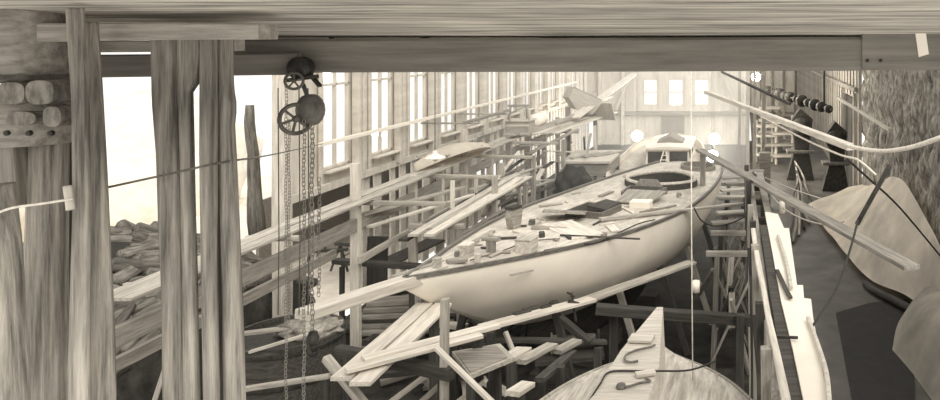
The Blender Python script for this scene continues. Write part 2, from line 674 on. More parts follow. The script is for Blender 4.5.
def split_post(name, prof, Y, depth, m, label, bulge=0.08, group=None):
    """tall rough post from stations (py, px_left, px_right) with real thickness, carried to the floor"""
    st = [(H - (py - CY) / F * Y, (l - CX) / F * Y, (r - CX) / F * Y) for py, l, r in prof]
    z, l, r = st[-1]
    st.append((0.0, l + (l - st[-2][1]) * .3, r + .01))
    cx = (st[0][1] + st[0][2]) / 2
    zt = [(-a, b) for a, b, c in st]
    zr = [(-a, c) for a, b, c in st]
    bm = bmesh.new()
    rings = []
    N = 60
    seed = R.random() * 50
    for i in range(N + 1):
        zz = st[0][0] * (1 - (i / N) ** 1.5)
        l, r = interp(zt, -zz), interp(zr, -zz)
        mid, hw = (l + r) / 2 - cx, (r - l) / 2
        ring = []
        for k in range(14):
            an = 2 * math.pi * k / 14
            c, s = math.cos(an), math.sin(an)
            jx = 1 + .07 * noise.noise(V((c * 2 + seed, s * 2, zz * 1.6)))
            ring.append(bm.verts.new((mid + hw * math.copysign(abs(c) ** .8, c) * jx, depth / 2 * math.copysign(abs(s) ** .75, s) * jx, zz)))
        rings.append(ring)
    for a, b in zip(rings, rings[1:]):
        for k in range(14):
            bm.faces.new((a[k], a[(k + 1) % 14], b[(k + 1) % 14], b[k]))
    bm.faces.new(rings[0])
    bm.faces.new(rings[-1][::-1])
    o = obj(name, bm, m, T(cx, Y, 0), None, True)
    return tag(o, label, 'post', group)


split_post('timber_post', [(38, 152, 175), (100, 154, 176), (150, 158, 178), (280, 163, 181), (400, 165, 182)], 5.0, .1, W_POST, 'round-edged post right of the bright opening, leftmost of the cluster of four')
split_post('timber_post', [(38, 176, 203), (84, 177, 199), (90, 177, 192), (150, 180, 193), (280, 182, 196), (400, 183, 199)], 5.05, .08, W_POST, 'post with a knot hole, second from the left in the cluster of four')
split_post('timber_post', [(38, 202, 216), (150, 201, 216), (280, 203, 216), (400, 205, 218)], 5.0, .09, W_POST, 'narrow post with a dark ragged edge, third in the cluster of four')
split_post('timber_post', [(38, 220, 232), (75, 221, 231), (90, 220, 232), (107, 219, 235), (125, 220, 233), (160, 221, 235), (280, 224, 240), (400, 226, 244)], 5.1, .11, W_POST, 'knobbly bulging post, rightmost in the cluster of four')
split_post('timber_post', [(38, 172, 180), (200, 176, 184), (400, 178, 186)], 5.22, .1, W_POSTD, 'thin dark strip painting the shadowed crack between the two left posts of the cluster')  # dark strip paints the deep shadow in the crack between posts
split_post('timber_post', [(38, 214, 224), (200, 214, 224), (400, 214, 228)], 5.22, .1, W_POSTD, 'thin dark strip painting the shadowed crack between the two right posts of the cluster')  # second dark strip, painting the shadow between the right-hand posts
split_post('timber_plank_post', [(8, 67, 83), (100, 73, 88), (200, 74, 90), (345, 70, 89), (352, 69, 89), (400, 69, 89)], 4.6, .06, W_POST, 'pale upright plank beside the iron-collared column')
split_post('timber_plank_post', [(22, 87, 96), (100, 90, 101), (200, 90, 107), (300, 92, 112), (400, 92, 115)], 4.75, .08, W_POST, 'upright post at the left edge of the bright opening')
split_post('timber_post', [(185, -10, 5), (240, -12, 13), (300, -12, 17), (400, -14, 23)], 4.5, .2, W_POST, 'post with split face at the bottom left corner of the picture')

# column with iron collar at far left
YC = 5.0
cx = (33 - CX) / F * YC


def zpy(py, Y=YC):
    return H - (py - CY) / F * Y


ct = thing('collared_column', 'big timber column with a bolted iron collar at far left', 'column', (cx, YC, 0))
bmz = lathe_bm([(.0, zpy(75)), (.2, zpy(75)), (.205, zpy(60)), (.2, zpy(20)), (.2, zpy(8)), (0, zpy(8))], 28)
obj('drum', bmz, W_GREY, T(cx, YC, 0), ct, True)
bmz = lathe_bm([(.12, zpy(83)), (.215, zpy(81)), (.225, zpy(78)), (.205, zpy(74)), (.12, zpy(74))], 28)
for v in bmz.verts:
    v.co += v.co.normalized() * 0 + V((noise.noise(v.co * 30), noise.noise(v.co * 30 + V((5, 0, 0))), noise.noise(v.co * 40 + V((0, 9, 0))))) * .012
obj('flange', bmz, M_GREYIRON, T(cx, YC, 0), ct)
bmz = lathe_bm([(.12, zpy(144)), (.225, zpy(143)), (.23, zpy(126)), (.235, zpy(124)), (.235, zpy(106)), (.2, zpy(102)), (.16, zpy(84)), (.12, zpy(82))], 28)
obj('collar', bmz, W_GREY, T(cx, YC, 0), ct, True)
for (lx, ly, la, lb_), dpt in (((15, 93, 14, 11), .03), ((46, 92, 14, 12), .045), ((59, 116, 9, 10), .05), ((20, 118, 20, 7), .03)):
    pts_ = [(lx + la * math.copysign(abs(math.cos(t_)) ** .7, math.cos(t_)), ly + lb_ * math.copysign(abs(math.sin(t_)) ** .7, math.sin(t_))) for t_ in [k_ * math.pi / 9 for k_ in range(18)]]
    lug = obj('lug', prism_bm([((a_ - CX) / F * (YC - .2), zpy(b_, YC - .2)) for a_, b_ in pts_], YC - .2 - dpt, YC - .05), W_POSTX, None, ct)
pr = [(0, 0)]
sh = tube_bm([V((((a - 33) / F * YC), 0, zpy(py))) for a, py in ((50, 138), (48, 200), (46, 300), (48, 420))] + [V((.1, 0, 0))], [.105, .108, .118, .12, .12], 18, .06, 3)
obj('shaft', sh, W_POST, T(cx, YC, 0), ct, True)
br = bar_bm(.5, .17, .14, 4, .02, 5)
Mb, _ = frame(P(8, 135, YC - .1), P(14, 200, YC - .1))
obj('brace', br, W_GREY, Mb @ T(0, 0, 0), ct)
for px in (8, 30, 52):
    obj('bolt', lathe_bm([(0, .025), (.016, .022), (.018, 0), (0, 0)], 8), M_IRON, T((px - CX) / F * (YC - .22), YC - .215, zpy(133, YC - .22)) @ Matrix.Rotation(math.pi / 2, 4, 'X'), ct)
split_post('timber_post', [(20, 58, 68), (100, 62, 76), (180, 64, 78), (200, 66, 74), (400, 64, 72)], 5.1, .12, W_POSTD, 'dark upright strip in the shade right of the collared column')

# thin line tied across the posts
rope('tie_line', [P(-10, 216, 4.4), P(12, 208, 4.42), P(40, 204, 4.45), P(73, 199, 4.5)], .008, M_ROPE, 'thin pale line tied across the collared column', 'line')
tag(log_obj('peg', P(67, 186, 4.52), P(70, 210, 4.5), .022, W_PALE), 'small pale peg holding the line beside the collared column', 'peg')
rope('tie_line', [P(100, 189, 4.85), P(160, 176, 4.9), P(225, 162, 4.95), P(275, 154, 8.5), (-10.5, 18.65, 4.97)], .0085, M_GREYIRON, 'long taut line crossing the bright opening and the four posts', 'line')

# ------------------------------------------------------------------ chain hoist on the cross beam
hx, hy = (301 - CX) / F * 5.95, 5.86
ht = thing('chain_hoist', 'iron chain hoist with spoked wheels hung on the cross beam', 'hoist', (hx, hy, H - .2))


def wheel(name, c, r, rt, spokes, M, parent):
    bm = bmesh.new()
    seg = 32
    ring = []
    for k in range(seg):
        an = 2 * math.pi * k / seg
        ring.append([bm.verts.new(((r + rt * math.cos(a)) * math.cos(an), rt * 1.3 * math.sin(a), (r + rt * math.cos(a)) * math.sin(an))) for a in [2 * math.pi * j / 8 for j in range(8)]])
    for k in range(seg):
        a, b = ring[k], ring[(k + 1) % seg]
        for j in range(8):
            bm.faces.new((a[j], b[j], b[(j + 1) % 8], a[(j + 1) % 8]))
    o = obj(name, bm, M_GREYIRON, M, parent, True)
    for k in range(spokes):
        an = 2 * math.pi * k / spokes + .3
        Ms, L = frame(M @ V((0, 0, 0)), M @ V((r * math.cos(an), 0, r * math.sin(an))))
        obj('spoke', bar_bm(L, rt * 1.1, rt * 1.1, 1), M_GREYIRON, Ms, o)
    obj('hub', lathe_bm([(0, .03), (r * .22, .03), (r * .25, .0), (r * .22, -.03), (0, -.03)], 16), M_GREYIRON, M @ Matrix.Rotation(math.pi / 2, 4, 'X'), o, True)
    return o


wh1 = P(294, 81, 5.8)
wheel('hand_wheel', None, .062, .011, 5, T(*wh1) @ Matrix.Rotation(.35, 4, 'Z'), ht)
wh2 = P(296, 119, 5.8)
wheel('chain_wheel', None, .112, .016, 6, T(*wh2) @ Matrix.Rotation(.75, 4, 'Z'), ht)
obj('sheave', lathe_bm([(0, .05), (.085, .05), (.09, .03), (.07, 0), (.09, -.03), (.085, -.05), (0, -.05)], 24), M_IRON, T(*P(301, 68, 5.9)) @ Matrix.Rotation(math.pi / 2, 4, 'X'), ht, True)
gb = lathe_bm([(0, .1), (.04, .1), (.075, .07), (.1, .03), (.1, -.04), (.07, -.08), (0, -.08)], 18)
for v in gb.verts:
    v.co.z *= 1.0
obj('gear_case', gb, M_GREYIRON, T(*P(310, 110, 5.9)) @ Matrix.Rotation(math.pi / 2, 4, 'X') @ Matrix.Scale(1.25, 4, (0, 1, 0)), ht, True)
plank('hanger', P(303, 84, 5.86), P(309, 100, 5.88), .05, .03, M_IRON, parent=ht, n=2)
plank('trolley_axle', P(288, 80, 5.86), P(318, 76, 5.86), .03, .03, M_IRON, parent=ht, n=2)
plank('guide_bracket', P(308, 72, 5.88), P(320, 86, 5.84), .035, .02, M_IRON, parent=ht, n=2)


def chain_bm(L, pitch, r, w):
    bm = bmesh.new()
    n = int(L / pitch)
    for i in range(n):
        pts = []
        hl = pitch * .72
        for k in range(8):
            an = 2 * math.pi * k / 8
            a = w * math.cos(an)
            zz = (hl - w) * (1 if math.sin(an) > .01 else -1 if math.sin(an) < -.01 else 0) + w * math.sin(an)
            pts.append(V((a, 0, zz)) if i % 2 == 0 else V((0, a, zz)))
        q = [p + V((.004 * math.sin(i * .35), 0, -pitch * (i + .5))) for p in pts]
        rings = []
        for k in range(8):
            d = (q[(k + 1) % 8] - q[k - 1]).normalized()
            s = d.cross(V((0, 1, 0)) if i % 2 == 0 else V((1, 0, 0))).normalized()
            t = s.cross(d)
            rings.append([bm.verts.new(q[k] + (s * math.cos(a) + t * math.sin(a)) * r) for a in (0, 1.57, 3.14, 4.71)])
        for k in range(8):
            a, b = rings[k], rings[(k + 1) % 8]
            for j in range(4):
                bm.faces.new((a[j], a[(j + 1) % 4], b[(j + 1) % 4], b[j]))
    return bm


for px, y0, y1, Yc, pit, rr in ((286, 84, 402, 5.78, .026, .0022), (304, 120, 402, 5.8, .03, .003), (312, 124, 346, 5.82, .038, .0042), (319, 178, 300, 5.9, .03, .003), (289, 120, 330, 5.84, .024, .002)):
    c = P(px, y0, Yc)
    obj('chain', chain_bm((y1 - y0) / F * Yc, pit, rr, pit * .42), M_CHAIN, T(*c), ht)
for px in (278, 299, 308):
    rope('fall_rope', [P(px, 88, 5.85), P(px + 1, 240, 5.85), P(px, 315, 5.85)], .004, M_GREYIRON, parent=ht, n=1)
hk = catmull([P(313, 340, 5.82) + V(q) for q in ((0, 0, .02), (0, 0, -.03), (-.035, 0, -.07), (-.02, 0, -.115), (.025, 0, -.11), (.045, 0, -.07))], 6)
oo = hk[0].copy()
hb = obj('load_hook', tube_bm([p - oo for p in hk], [.015] * (len(hk) - 8) + [.015 - .0012 * i for i in range(8)], 8), M_IRON, T(*oo), ht, True)
obj('hook_block', lathe_bm([(0, .06), (.03, .05), (.045, .0), (.03, -.05), (0, -.06)], 12), M_IRON, T(*P(313, 338, 5.82)), hb, True)

# ------------------------------------------------------------------ log heap outside, left
nlog = 0
for k in range(210):
    y = R.uniform(12.2, 19.4)
    x = XL - .35 - 5.2 * R.random() ** 1.2 if k < 140 else XL - .4 - 1.7 * R.random()
    z = .05 + bank_h(x, y) + R.uniform(.0, .14)
    L = R.uniform(1.4, 3.6)
    an = R.gauss(math.radians(72), .3) if R.random() < .75 and k < 140 else (R.uniform(0, 3.14) if k < 140 else R.gauss(1.55, .22))
    dx, dy = math.cos(an) * L / 2, math.sin(an) * L / 2
    if x + abs(dx) > XL - .32:
        x = XL - .36 - abs(dx)
    za, zb = .05 + bank_h(x - dx, y - dy), .05 + bank_h(x + dx, y + dy)
    r = R.uniform(.06, .16)
    log_obj('log', (x - dx, y - dy, za + r * R.uniform(.7, 1.6)), (x + dx, y + dy, zb + r * R.uniform(.7, 1.6)), r, W_LOG, r * R.uniform(.6, .95),
            label='weathered log lying in the heap outside the open left side', group='logs heaped outside the left side')
tag(log_obj('dead_tree_snag', P(258, 236, 18.6), P(250, 105, 18.6), .2, W_LOG, .1, n=8), 'dead tree trunk standing against the bright sky right of the posts', 'tree')
for (x, y, r, hh) in ((-30, 26, 4, 3.0), (-36, 32, 5, 3.6), (-27, 33, 4, 2.8), (-33, 41, 5, 4)):
    bm = bmesh.new()
    bmesh.ops.create_icosphere(bm, subdivisions=3, radius=1)
    for v in bm.verts:
        v.co *= 1 + .25 * noise.noise(v.co * 2 + V((x, y, 0)))
        v.co = V((v.co.x * r, v.co.y * r, v.co.z * hh))
    tag(obj('distant_bush', bm, M_SNOW, T(x, y, .5), None, True), {-30: 'pale snowy bush beyond the log heap, nearest one', -36: 'pale snowy bush beyond the log heap, farthest left', -27: 'low snowy bush behind the four posts', -33: 'tallest snowy bush beyond the open side'}[x], 'bush')

# ------------------------------------------------------------------ left staging along the wall
st = thing('plank_scaffold', 'long plank staging on posts running along the left wall', 'staging', (-9.0, 22, 0))
plank('upper_board', (-9.15, 10.2, 3.84), (-9.15, 34, 3.84), .3, .05, W_MID, parent=st, wob=.03, n=24)
plank('upper_board', (-8.8, 10.6, 3.86), (-8.8, 36, 3.82), .28, .05, W_MID, parent=st, wob=.03, n=24)
plank('ledger', (-8.95, 9.2, 3.3), (-8.95, 22, 3.3), .1, .3, W_MID, parent=st, wob=.02, n=16)
plank('ledger', (-8.95, 22.02, 3.3), (-8.95, 40, 3.3), .1, .24, W_MID, parent=st, wob=.02, n=16)
plank('lower_rail', (-8.75, 17, 2.55), (-8.75, 33, 2.6), .08, .16, W_MID, parent=st, wob=.02, n=12)
plank('lower_rail', (-9.3, 9.5, 2.75), (-9.3, 17, 2.7), .1, .2, W_MID, parent=st, wob=.02, n=12)
for i, y in enumerate((17.3, 20.3, 22.1, 24.0, 26.4, 28.5, 31, 33.5, 36, 38.5)):
    plank('post', (-8.98, y, 0), (-8.98, y, 3.8 + (.9 if i % 3 == 0 else .1)), .2, .16, W_PALE, parent=st, up=(0, -1, 0), wob=.015)
for i, y in enumerate((11.5, 14.3, 17.5, 21, 24.6, 28, 31.5)):
    plank('cross_bearer', (-9.5, y, 3.76), (-7.0, y + .1, 3.7 if y > 16 else 3.76), .1, .1, W_MID, parent=st) if y > 16 else plank('cross_bearer', (-9.5, y, 3.76), (-8.5, y, 3.76), .1, .1, W_MID, parent=st)
for y in (20.4, 24.2, 28.3):
    plank('outer_post', (-7.0, y + .6, 0), (-7.0, y + .6, 3.75), .14, .12, W_MID, parent=st, up=(0, -1, 0))
# stack of long planks at the near end of the staging
for i, (x, z, y0, y1, mm) in enumerate(((-7.0, 3.22, 16.6, 23.8, W_PALE), (-7.25, 3.2, 17.4, 24.5, W_MID), (-7.5, 3.24, 16.9, 24.4, W_PALE), (-7.1, 3.3, 17.8, 23.2, W_PALE), (-7.75, 3.2, 17.0, 24.8, W_DARK))):
    tag(plank('long_plank', (x, y0, z - .05 * i % 2), (x + .15, y1, z), .22, .06, mm, wob=.02),
        ['nearest pale plank of the stack slanting beside the yacht bow', 'grey plank second from the yacht in the stack on the staging', 'pale plank third from the yacht in the stack on the staging', 'pale plank lying on top of the stack on the staging', 'dark plank on the wall side of the stack on the staging'][i], 'plank')
for y in (17.9, 23.2):
    tag(plank('trestle_bearer', (-8.0, y, 3.1), (-6.7, y, 3.1), .12, .12, W_MID), 'crossbar carrying the near end of the long plank stack' if y < 20 else 'crossbar carrying the far end of the long plank stack', 'crossbar')
    for x in (-7.9, -6.8):
        tag(plank('trestle_post', (x, y, 0), (x, y, 3.04), .13, .13, W_PALE if x < -7 else W_MID, up=(0, -1, 0)),
            {(17.9, -7.9): 'prop under the near plank crossbar, wall side', (17.9, -6.8): 'prop under the near plank crossbar, yacht side', (23.2, -7.9): 'prop under the far plank crossbar, wall side', (23.2, -6.8): 'prop under the far plank crossbar, yacht side'}[(y, x)], 'prop')
for k in range(26):
    x = R.uniform(-8.5, -6.3) if k < 18 else R.uniform(-8.6, -7.6)
    y = R.uniform(19, 33)
    L = R.uniform(1.6, 4.5)
    z = R.uniform(2.2, 3.66)
    an = R.gauss(math.pi / 2, .25)
    dz = R.gauss(0, .18)
    tag(plank('loose_plank', (x - math.cos(an) * L / 2, y - math.sin(an) * L / 2, z - dz), (x + math.cos(an) * L / 2, y + math.sin(an) * L / 2, z + dz), R.uniform(.1, .24), R.uniform(.03, .06), R.choice([W_PALE, W_MID, W_MID, W_GREY, W_DARK])),
        'loose plank among the clutter between the left staging and the white yacht', 'plank', 'loose planks by the left staging')
for k in range(16):
    x = R.uniform(-8.6, -6.4)
    y = R.uniform(19, 34)
    tag(plank('short_upright', (x, y, 0), (x + R.gauss(0, .1), y + R.gauss(0, .1), R.uniform(2.4, 3.9)), R.uniform(.07, .16), R.uniform(.05, .1), R.choice([W_PALE, W_MID, W_DARK]), up=(0, -1, 0)),
        'rough upright in the thicket of props left of the white yacht', 'upright', 'uprights left of the yacht')

# upturned skiff on the staging, lamp under it, boxes and bins further along


def skiff():
    L, B, D = 3.9, 1.25, .4
    bm = bmesh.new()
    rings = []
    for i in range(17):
        f = i / 16
        hb = B / 2 * (math.sin(math.pi * min(1, f * .86 + .0)) ** .75 + .0) * (1 if f < 1 else 1)
        hb = max(hb, .02)
        ring = []
        for k in range(9):
            t = -1 + 2 * k / 8
            ring.append(bm.verts.new((-L / 2 + L * f, hb * t, D * (1 - abs(t) ** 2.2) * (.55 + .45 * math.sin(math.pi * min(f, .85))) + .1 * (2 * f - 1) ** 2 * -1)))
        rings.append(ring)
    for a, b in zip(rings, rings[1:]):
        for k in range(8):
            bm.faces.new((a[k], a[k + 1], b[k + 1], b[k]))
    bm.faces.new(rings[-1])
    bm.faces.new(rings[0])
    r = bmesh.ops.solidify(bm, geom=bm.faces[:], thickness=-.02)
    return bm


Msk = T(-8.95, 22.9, 3.98) @ Matrix.Rotation(math.radians(82), 4, 'Z') @ Matrix.Rotation(math.radians(-20), 4, 'X')
sk = thing('skiff', 'white skiff laid bottom up on the left staging below the windows', 'boat', (-8.95, 22.9, 3.9))
obj('hull', skiff(), M_HULL, Msk, sk, True)
plank('keel_strip', Msk @ V((-1.7, 0, .3)), Msk @ V((1.75, 0, .36)), .05, .05, W_MID, parent=sk)
for x in (-1.0, .0, 1.0):
    plank('thwart', Msk @ V((x, -.5, .06)), Msk @ V((x, .5, .06)), .2, .03, W_MID, parent=sk, n=1)
tag(plank('spar', (-9.2, 24.6, 4.85), (-9.0, 28.6, 4.9), .13, .1, W_GREY), 'grey spar lying just above the upturned white skiff', 'spar')
for y in (25.0, 28.2):
    tag(plank('spar_bracket', (XL + .2, y, 4.79), (-8.9, y, 4.79), .06, .06, W_MID), 'bracket holding the near end of the spar' if y < 26 else 'bracket holding the far end of the spar', 'bracket')


def pendant(name, loc, zc, label, shade=True, lit=False, rb=.09, energy=0):
    t = thing(name, label, 'lamp', loc)
    x, y, z = loc
    obj('cord', tube_bm([(0, 0, 0), (0, 0, zc - z - .15)], .01, 6), M_CABLE, T(x, y, z + .15), t)
    if shade:
        obj('lamp_shade', lathe_bm([(.28, 0), (.27, .02), (.1, .09), (.05, .13), (.05, .2), (0, .2)], 24), M_WHITE, T(x, y, z), t, True)
    else:
        obj('socket', lathe_bm([(0, 0), (.04, 0), (.04, .12), (0, .12)], 10), M_IRON, T(x, y, z + rb * .9), t)
    b = bmesh.new()
    bmesh.ops.create_uvsphere(b, u_segments=16, v_segments=10, radius=rb)
    bo = obj('bulb', b, M_LAMP if lit else M_WHITE, T(x, y, z - (.03 if shade else 0)), t, True)
    if energy:
        l = bpy.data.lights.new('bulb_light', 'POINT')
        l.energy = energy
        l.color = (1, .95, .84)
        l.shadow_soft_size = rb * 1.3
        lo = bpy.data.objects.new('bulb_light', l)
        C.objects.link(lo)
        lo.parent = bo
        lo['kind'] = 'helper'
    return t


pl = P(435, 158, 20.3)
pendant('pendant_lamp', tuple(pl), 9.0, 'white enamel pendant lamp hanging in front of the upturned skiff', True, False, .07)
lamps = [((637, 136), 43, 'lit bare bulb hanging before the end wall, left of the deckhouse'), ((714, 139), 41, 'upper lit bulb hanging right of the deckhouse'),
         ((712, 156), 39, 'lower lit bulb hanging right of the deckhouse'), ((756, 77), 40, 'lit bulb hanging high at the entrance of the right-hand bay')]
for (px, py), Y, lb in lamps:
    pendant('bare_bulb', tuple(P(px, py, Y)), 10.5, lb, False, True, .3 if py > 80 else .24, 2500)

for (px, py, Y, r, lb) in ((440, 180, 23, .16, 'dark round disc hung on the wall boards below the pendant lamp'), (485, 164, 28, .17, 'dark round disc hung on the wall boards right of the skiff')):
    p = P(px, py, Y)
    tag(obj('iron_disc', lathe_bm([(0, .03), (r * .8, .03), (r, .01), (r, -.02), (0, -.02)], 20), M_IRON, T(*p) @ Matrix.Rotation(math.pi / 2, 4, 'X') @ Matrix.Rotation(.5, 4, 'Y'), None, True), lb, 'disc')

cb = thing('wooden_crate', 'square wooden crate standing on the left staging past the skiff', 'crate', (-8.75, 29.2, 3.87))
obj('body', box(bmesh.new(), (0, 0, 0), (.9, .9, .55), .02), W_MID, T(-8.75, 29.2, 4.16), cb)
obj('lid', box(bmesh.new(), (0, 0, 0), (.98, .98, .05), .01), W_PALE, T(-8.75, 29.2, 4.46), cb)
for z in (3.98, 4.3):
    obj('batten', box(bmesh.new(), (0, 0, 0), (.94, .03, .08)), W_PALE, T(-8.75, 28.74, z), cb)


def sawhorse(name, loc, rz, L, h, m, label, group=None):
    t = thing(name, label, 'sawhorse', loc, 0, group)
    M0 = T(*loc) @ Matrix.Rotation(rz, 4, 'Z')
    w = lambda *q: M0 @ V(q)
    plank('top_bar', w(-L / 2, 0, h), w(L / 2, 0, h), .1, .09, m, parent=t)
    for sx in (-1, 1):
        for sy in (-1, 1):
            plank('leg', w(sx * L * .36, sy * .03, h - .03), w(sx * L * .44, sy * .3, 0.01), .06, .05, m, parent=t, up=(0, 0, 1) if 0 else (1, 0, 0))
        plank('brace', w(sx * L * .4, -.18, h * .42), w(sx * L * .4, .18, h * .42), .05, .03, m, parent=t)
    plank('cross_tie', w(-L * .4, .15, h * .45), w(L * .36, 0, h - .04), .05, .03, m, parent=t)
    return t


sawhorse('sawhorse', (-8.75, 29.0, 4.49), .4, .8, .55, W_GREY, 'small sawhorse standing on top of the wooden crate')
for (px, py, lb) in ((352, 262, 'dark sawhorse on the pale ground seen through the left wall, nearest the big post'), (326, 268, 'dark sawhorse on the pale ground behind the hanging chains'), (338, 246, 'dark sawhorse farthest back on the pale ground outside')):
    p = G(px, py + 8, .12)
    sawhorse('sawhorse', tuple(p), R.uniform(-.3, .3), 1.25, .8, W_DARK, lb)

# slanted loading bin and chute at the far end of the staging
pb = thing('loading_bin', 'big slanted grey bin at the far end of the left staging', 'bin', (-7.6, 36, 3.9))
Mbin = T(-7.9, 36.2, 4.6) @ Matrix.Scale(.8, 4) @ Matrix.Rotation(.5, 4, 'Z') @ Matrix.Rotation(.45, 4, 'Y')
obj('shell', prism_bm([(-1.0, .55), (1.0, .55), (.75, -.45), (-.3, -.55), (-1.0, -.1)], -.7, .7), W_PALE, Mbin, pb)
obj('liner', prism_bm([(-.9, .56), (.9, .56), (.88, .6), (-.9, .6)], -.6, .6), W_GREY, Mbin, pb)
plank('flap', Mbin @ V((.9, -.6, .4)), Mbin @ V((1.7, -.2, -.4)), 1.2, .05, W_PALE, parent=pb)
for x, y in ((-8.5, 35.9), (-7.3, 36.6)):
    plank('leg', (x, y, 0), (x, y, 4.4), .18, .18, W_MID, parent=pb, up=(0, -1, 0))
tag(plank('chute_board', P(574, 118, 33.5), P(634, 74, 45), .5, .06, W_PALE, n=10), 'long pale board sloping up from the bin towards the end wall', 'board')
tag(plank('sloping_rail', P(556, 124, 31), P(612, 96, 44), .12, .12, W_MID), 'grey rail sloping beside the loading bin', 'rail')
cp = thing('canvas_roll', 'pale canvas bundle on the staging between crate and bin', 'bundle', (-8.8, 31.8, 3.87))
obj('canvas', tube_bm(catmull([(0, -.7, .3), (.05, -.2, .34), (0, .3, .3), (-.05, .8, .32)], 5), .3, 12, .3, 4), M_CANVAS, T(-8.8, 31.8, 3.87), cp, True)
rope('lashing', [V((-8.8, 31.8, 3.87)) + V((.32 * math.cos(a), .1, .32 + .34 * math.sin(a))) for a in [k * .7 for k in range(10)]], .02, M_ROPE, parent=cp, n=3)
# long deck of planks from crate to bin
for k in range(5):
    x = -8.6 + k * .28
    tag(plank('walk_board', (x - .2, 28.2 + k * .5, 3.98 - k * .04), (x + .7, 38 + .3 * k, 4.0 - k * .04), .26, .05, R.choice([W_PALE, W_MID])),
        ['walkway board nearest the left wall past the crate', 'second walkway board from the left wall past the crate', 'middle walkway board leading to the loading bin', 'fourth walkway board from the left wall past the crate', 'walkway board nearest the yacht past the crate'][k], 'board')

# wide low bench / float left of the second yacht
fb = thing('work_bench', 'broad pale topped bench beside the second yacht stern', 'bench', (-6.3, 30.5, 0))
obj('bench_top', box(bmesh.new(), (0, 0, 0), (2.0, 3.0, .12), .02), W_PALE, T(-6.3, 31, 2.76), fb)
obj('apron', box(bmesh.new(), (0, 0, 0), (1.8, 2.8, .5), .02), W_GREY, T(-6.3, 31, 2.45), fb)
for sx in (-.8, .8):
    for sy in (-1.3, 1.3):
        plank('leg', (-6.3 + sx, 31 + sy, 0), (-6.3 + sx, 31 + sy, 2.3), .16, .16, W_DARK, parent=fb, up=(0, -1, 0))
for k in range(3):
    tag(plank('plank_offcut', (-6.9 + .4 * k, 29.9 + .3 * k, 2.85), (-6.2 + .5 * k, 31.6 + .2 * k, 2.85), .2, .05, W_MID), ['plank offcut on the broad bench, left one', 'plank offcut on the broad bench, middle one', 'plank offcut on the broad bench, right one'][k], 'plank')
bm = bmesh.new()
bmesh.ops.create_icosphere(bm, subdivisions=4, radius=1)
for v in bm.verts:
    v.co *= 1 + .3 * noise.noise(v.co * 2.3)
    v.co = V((v.co.x * .62, v.co.y * .75, max(v.co.z, -.2) * .75))
tag(obj('tarpaulin_heap', bm, M_TARP_SHADOW, T(-6.2, 26.9, 2.3), None, True), 'dark tarpaulin heap piled left of the yacht deck edge', 'tarpaulin')
tag(obj('tarpaulin_stand', box(bmesh.new(), (0, 0, 0), (1.1, 1.4, 2.1), .03), W_DARK, T(-6.2, 26.9, 1.05)), 'dark boarded stand under the tarpaulin heap', 'stand')

# ------------------------------------------------------------------ the big white yacht
BOW = V((-5.35, 11.8, 0))
UA = V((.25, .968, 0)).normalized()
NR = V((UA.y, -UA.x, 0))
MY = Matrix((UA, -NR, V((0, 0, 1)))).transposed().to_4x4()
MY.translation = BOW
LEN = 14.0
HB = smooth_tab([(0, .03), (.7, .3), (1.5, .6), (2.6, 1.02), (4.7, 1.66), (7, 2.0), (8.7, 2.0), (10.5, 1.86), (12.5, 1.54), (14, 1.14), (14.7, .9)])
SH = smooth_tab([(0, 3.76), (1.5, 3.62), (4, 3.44), (7, 3.32), (9, 3.28), (12, 3.31), (14.7, 3.42)])
KZ = smooth_tab([(0, 3.6), (.6, 3.2), (1.3, 2.78), (2.2, 2.3), (3.6, 1.75), (5.5, 1.3), (8.5, 1.05), (11, 1.4), (13, 2.3), (14.7, 3.0)])


def deckz(u, v):
    h = interp(HB, u)
    return interp(SH, u) + .09 * (1 - min(1, abs(v) / max(h, .05)) ** 2)


def D(u, v, dz=0.0):
    """point on the yacht deck: u metres from the bow, v metres to starboard"""
    p = BOW + UA * u + NR * v
    return V((p.x, p.y, deckz(u, v) + dz))


def dk(px, py):
    """deck coordinates seen at a photo pixel"""
    z = 3.35
    for _ in range(12):
        p = G(px, py, z)
        q = p - BOW
        u, v = q.dot(UA), q.dot(NR)
        z = deckz(max(0, min(LEN, u)), v)
    return u, v


def Dp(px, py, dz=0.0):
    u, v = dk(px, py)
    return D(u, v, dz)


yt = thing('sailing_yacht', 'large unfinished white yacht with open hatches filling the middle of the shed', 'yacht', tuple(BOW))


def hull_bm(LEN, HB, SH, KZ, nst=44, nsec=14, fine=(1.8, 2.8)):
    bm = bmesh.new()
    rings = []
    for i in range(nst + 1):
        u = LEN * (i / nst) ** 1.15
        hb, zs, zk = interp(HB, u), interp(SH, u), interp(KZ, u)
        f = min(1, u / (LEN * .5))
        k = fine[0] + (fine[1] - fine[0]) * f
        ring = []
        for j in range(-nsec, nsec + 1):
            t = 1 - abs(j) / nsec          # 0 at sheer, 1 at keel
            t = t ** .8
            vv = hb * (1 - t ** k)
            z = zs + (zk - zs) * t
            ring.append(bm.verts.new((u, -vv if j > 0 else vv, z)))
        rings.append(ring)
    for a, b in zip(rings, rings[1:]):
        for j in range(len(a) - 1):
            bm.faces.new((a[j], a[j + 1], b[j + 1], b[j]))
    bm.faces.new(rings[-1])
    bmesh.ops.remove_doubles(bm, verts=bm.verts[:], dist=1e-4)
    return bm


hull = obj('hull', hull_bm(LEN, HB, SH, KZ), M_HULL, MY, yt, True)
kb = hull_bm(7.0, [(0, .02), (.8, .14), (3, .2), (5.5, .16), (7, .02)], [(0, 1.8), (7, 1.35)], [(0, 1.3), (1.5, .5), (3, .36), (6, .36), (7, .8)], 20, 6)
obj('keel', kb, W_DARK, MY @ T(3.6, 0, 0), yt, True)


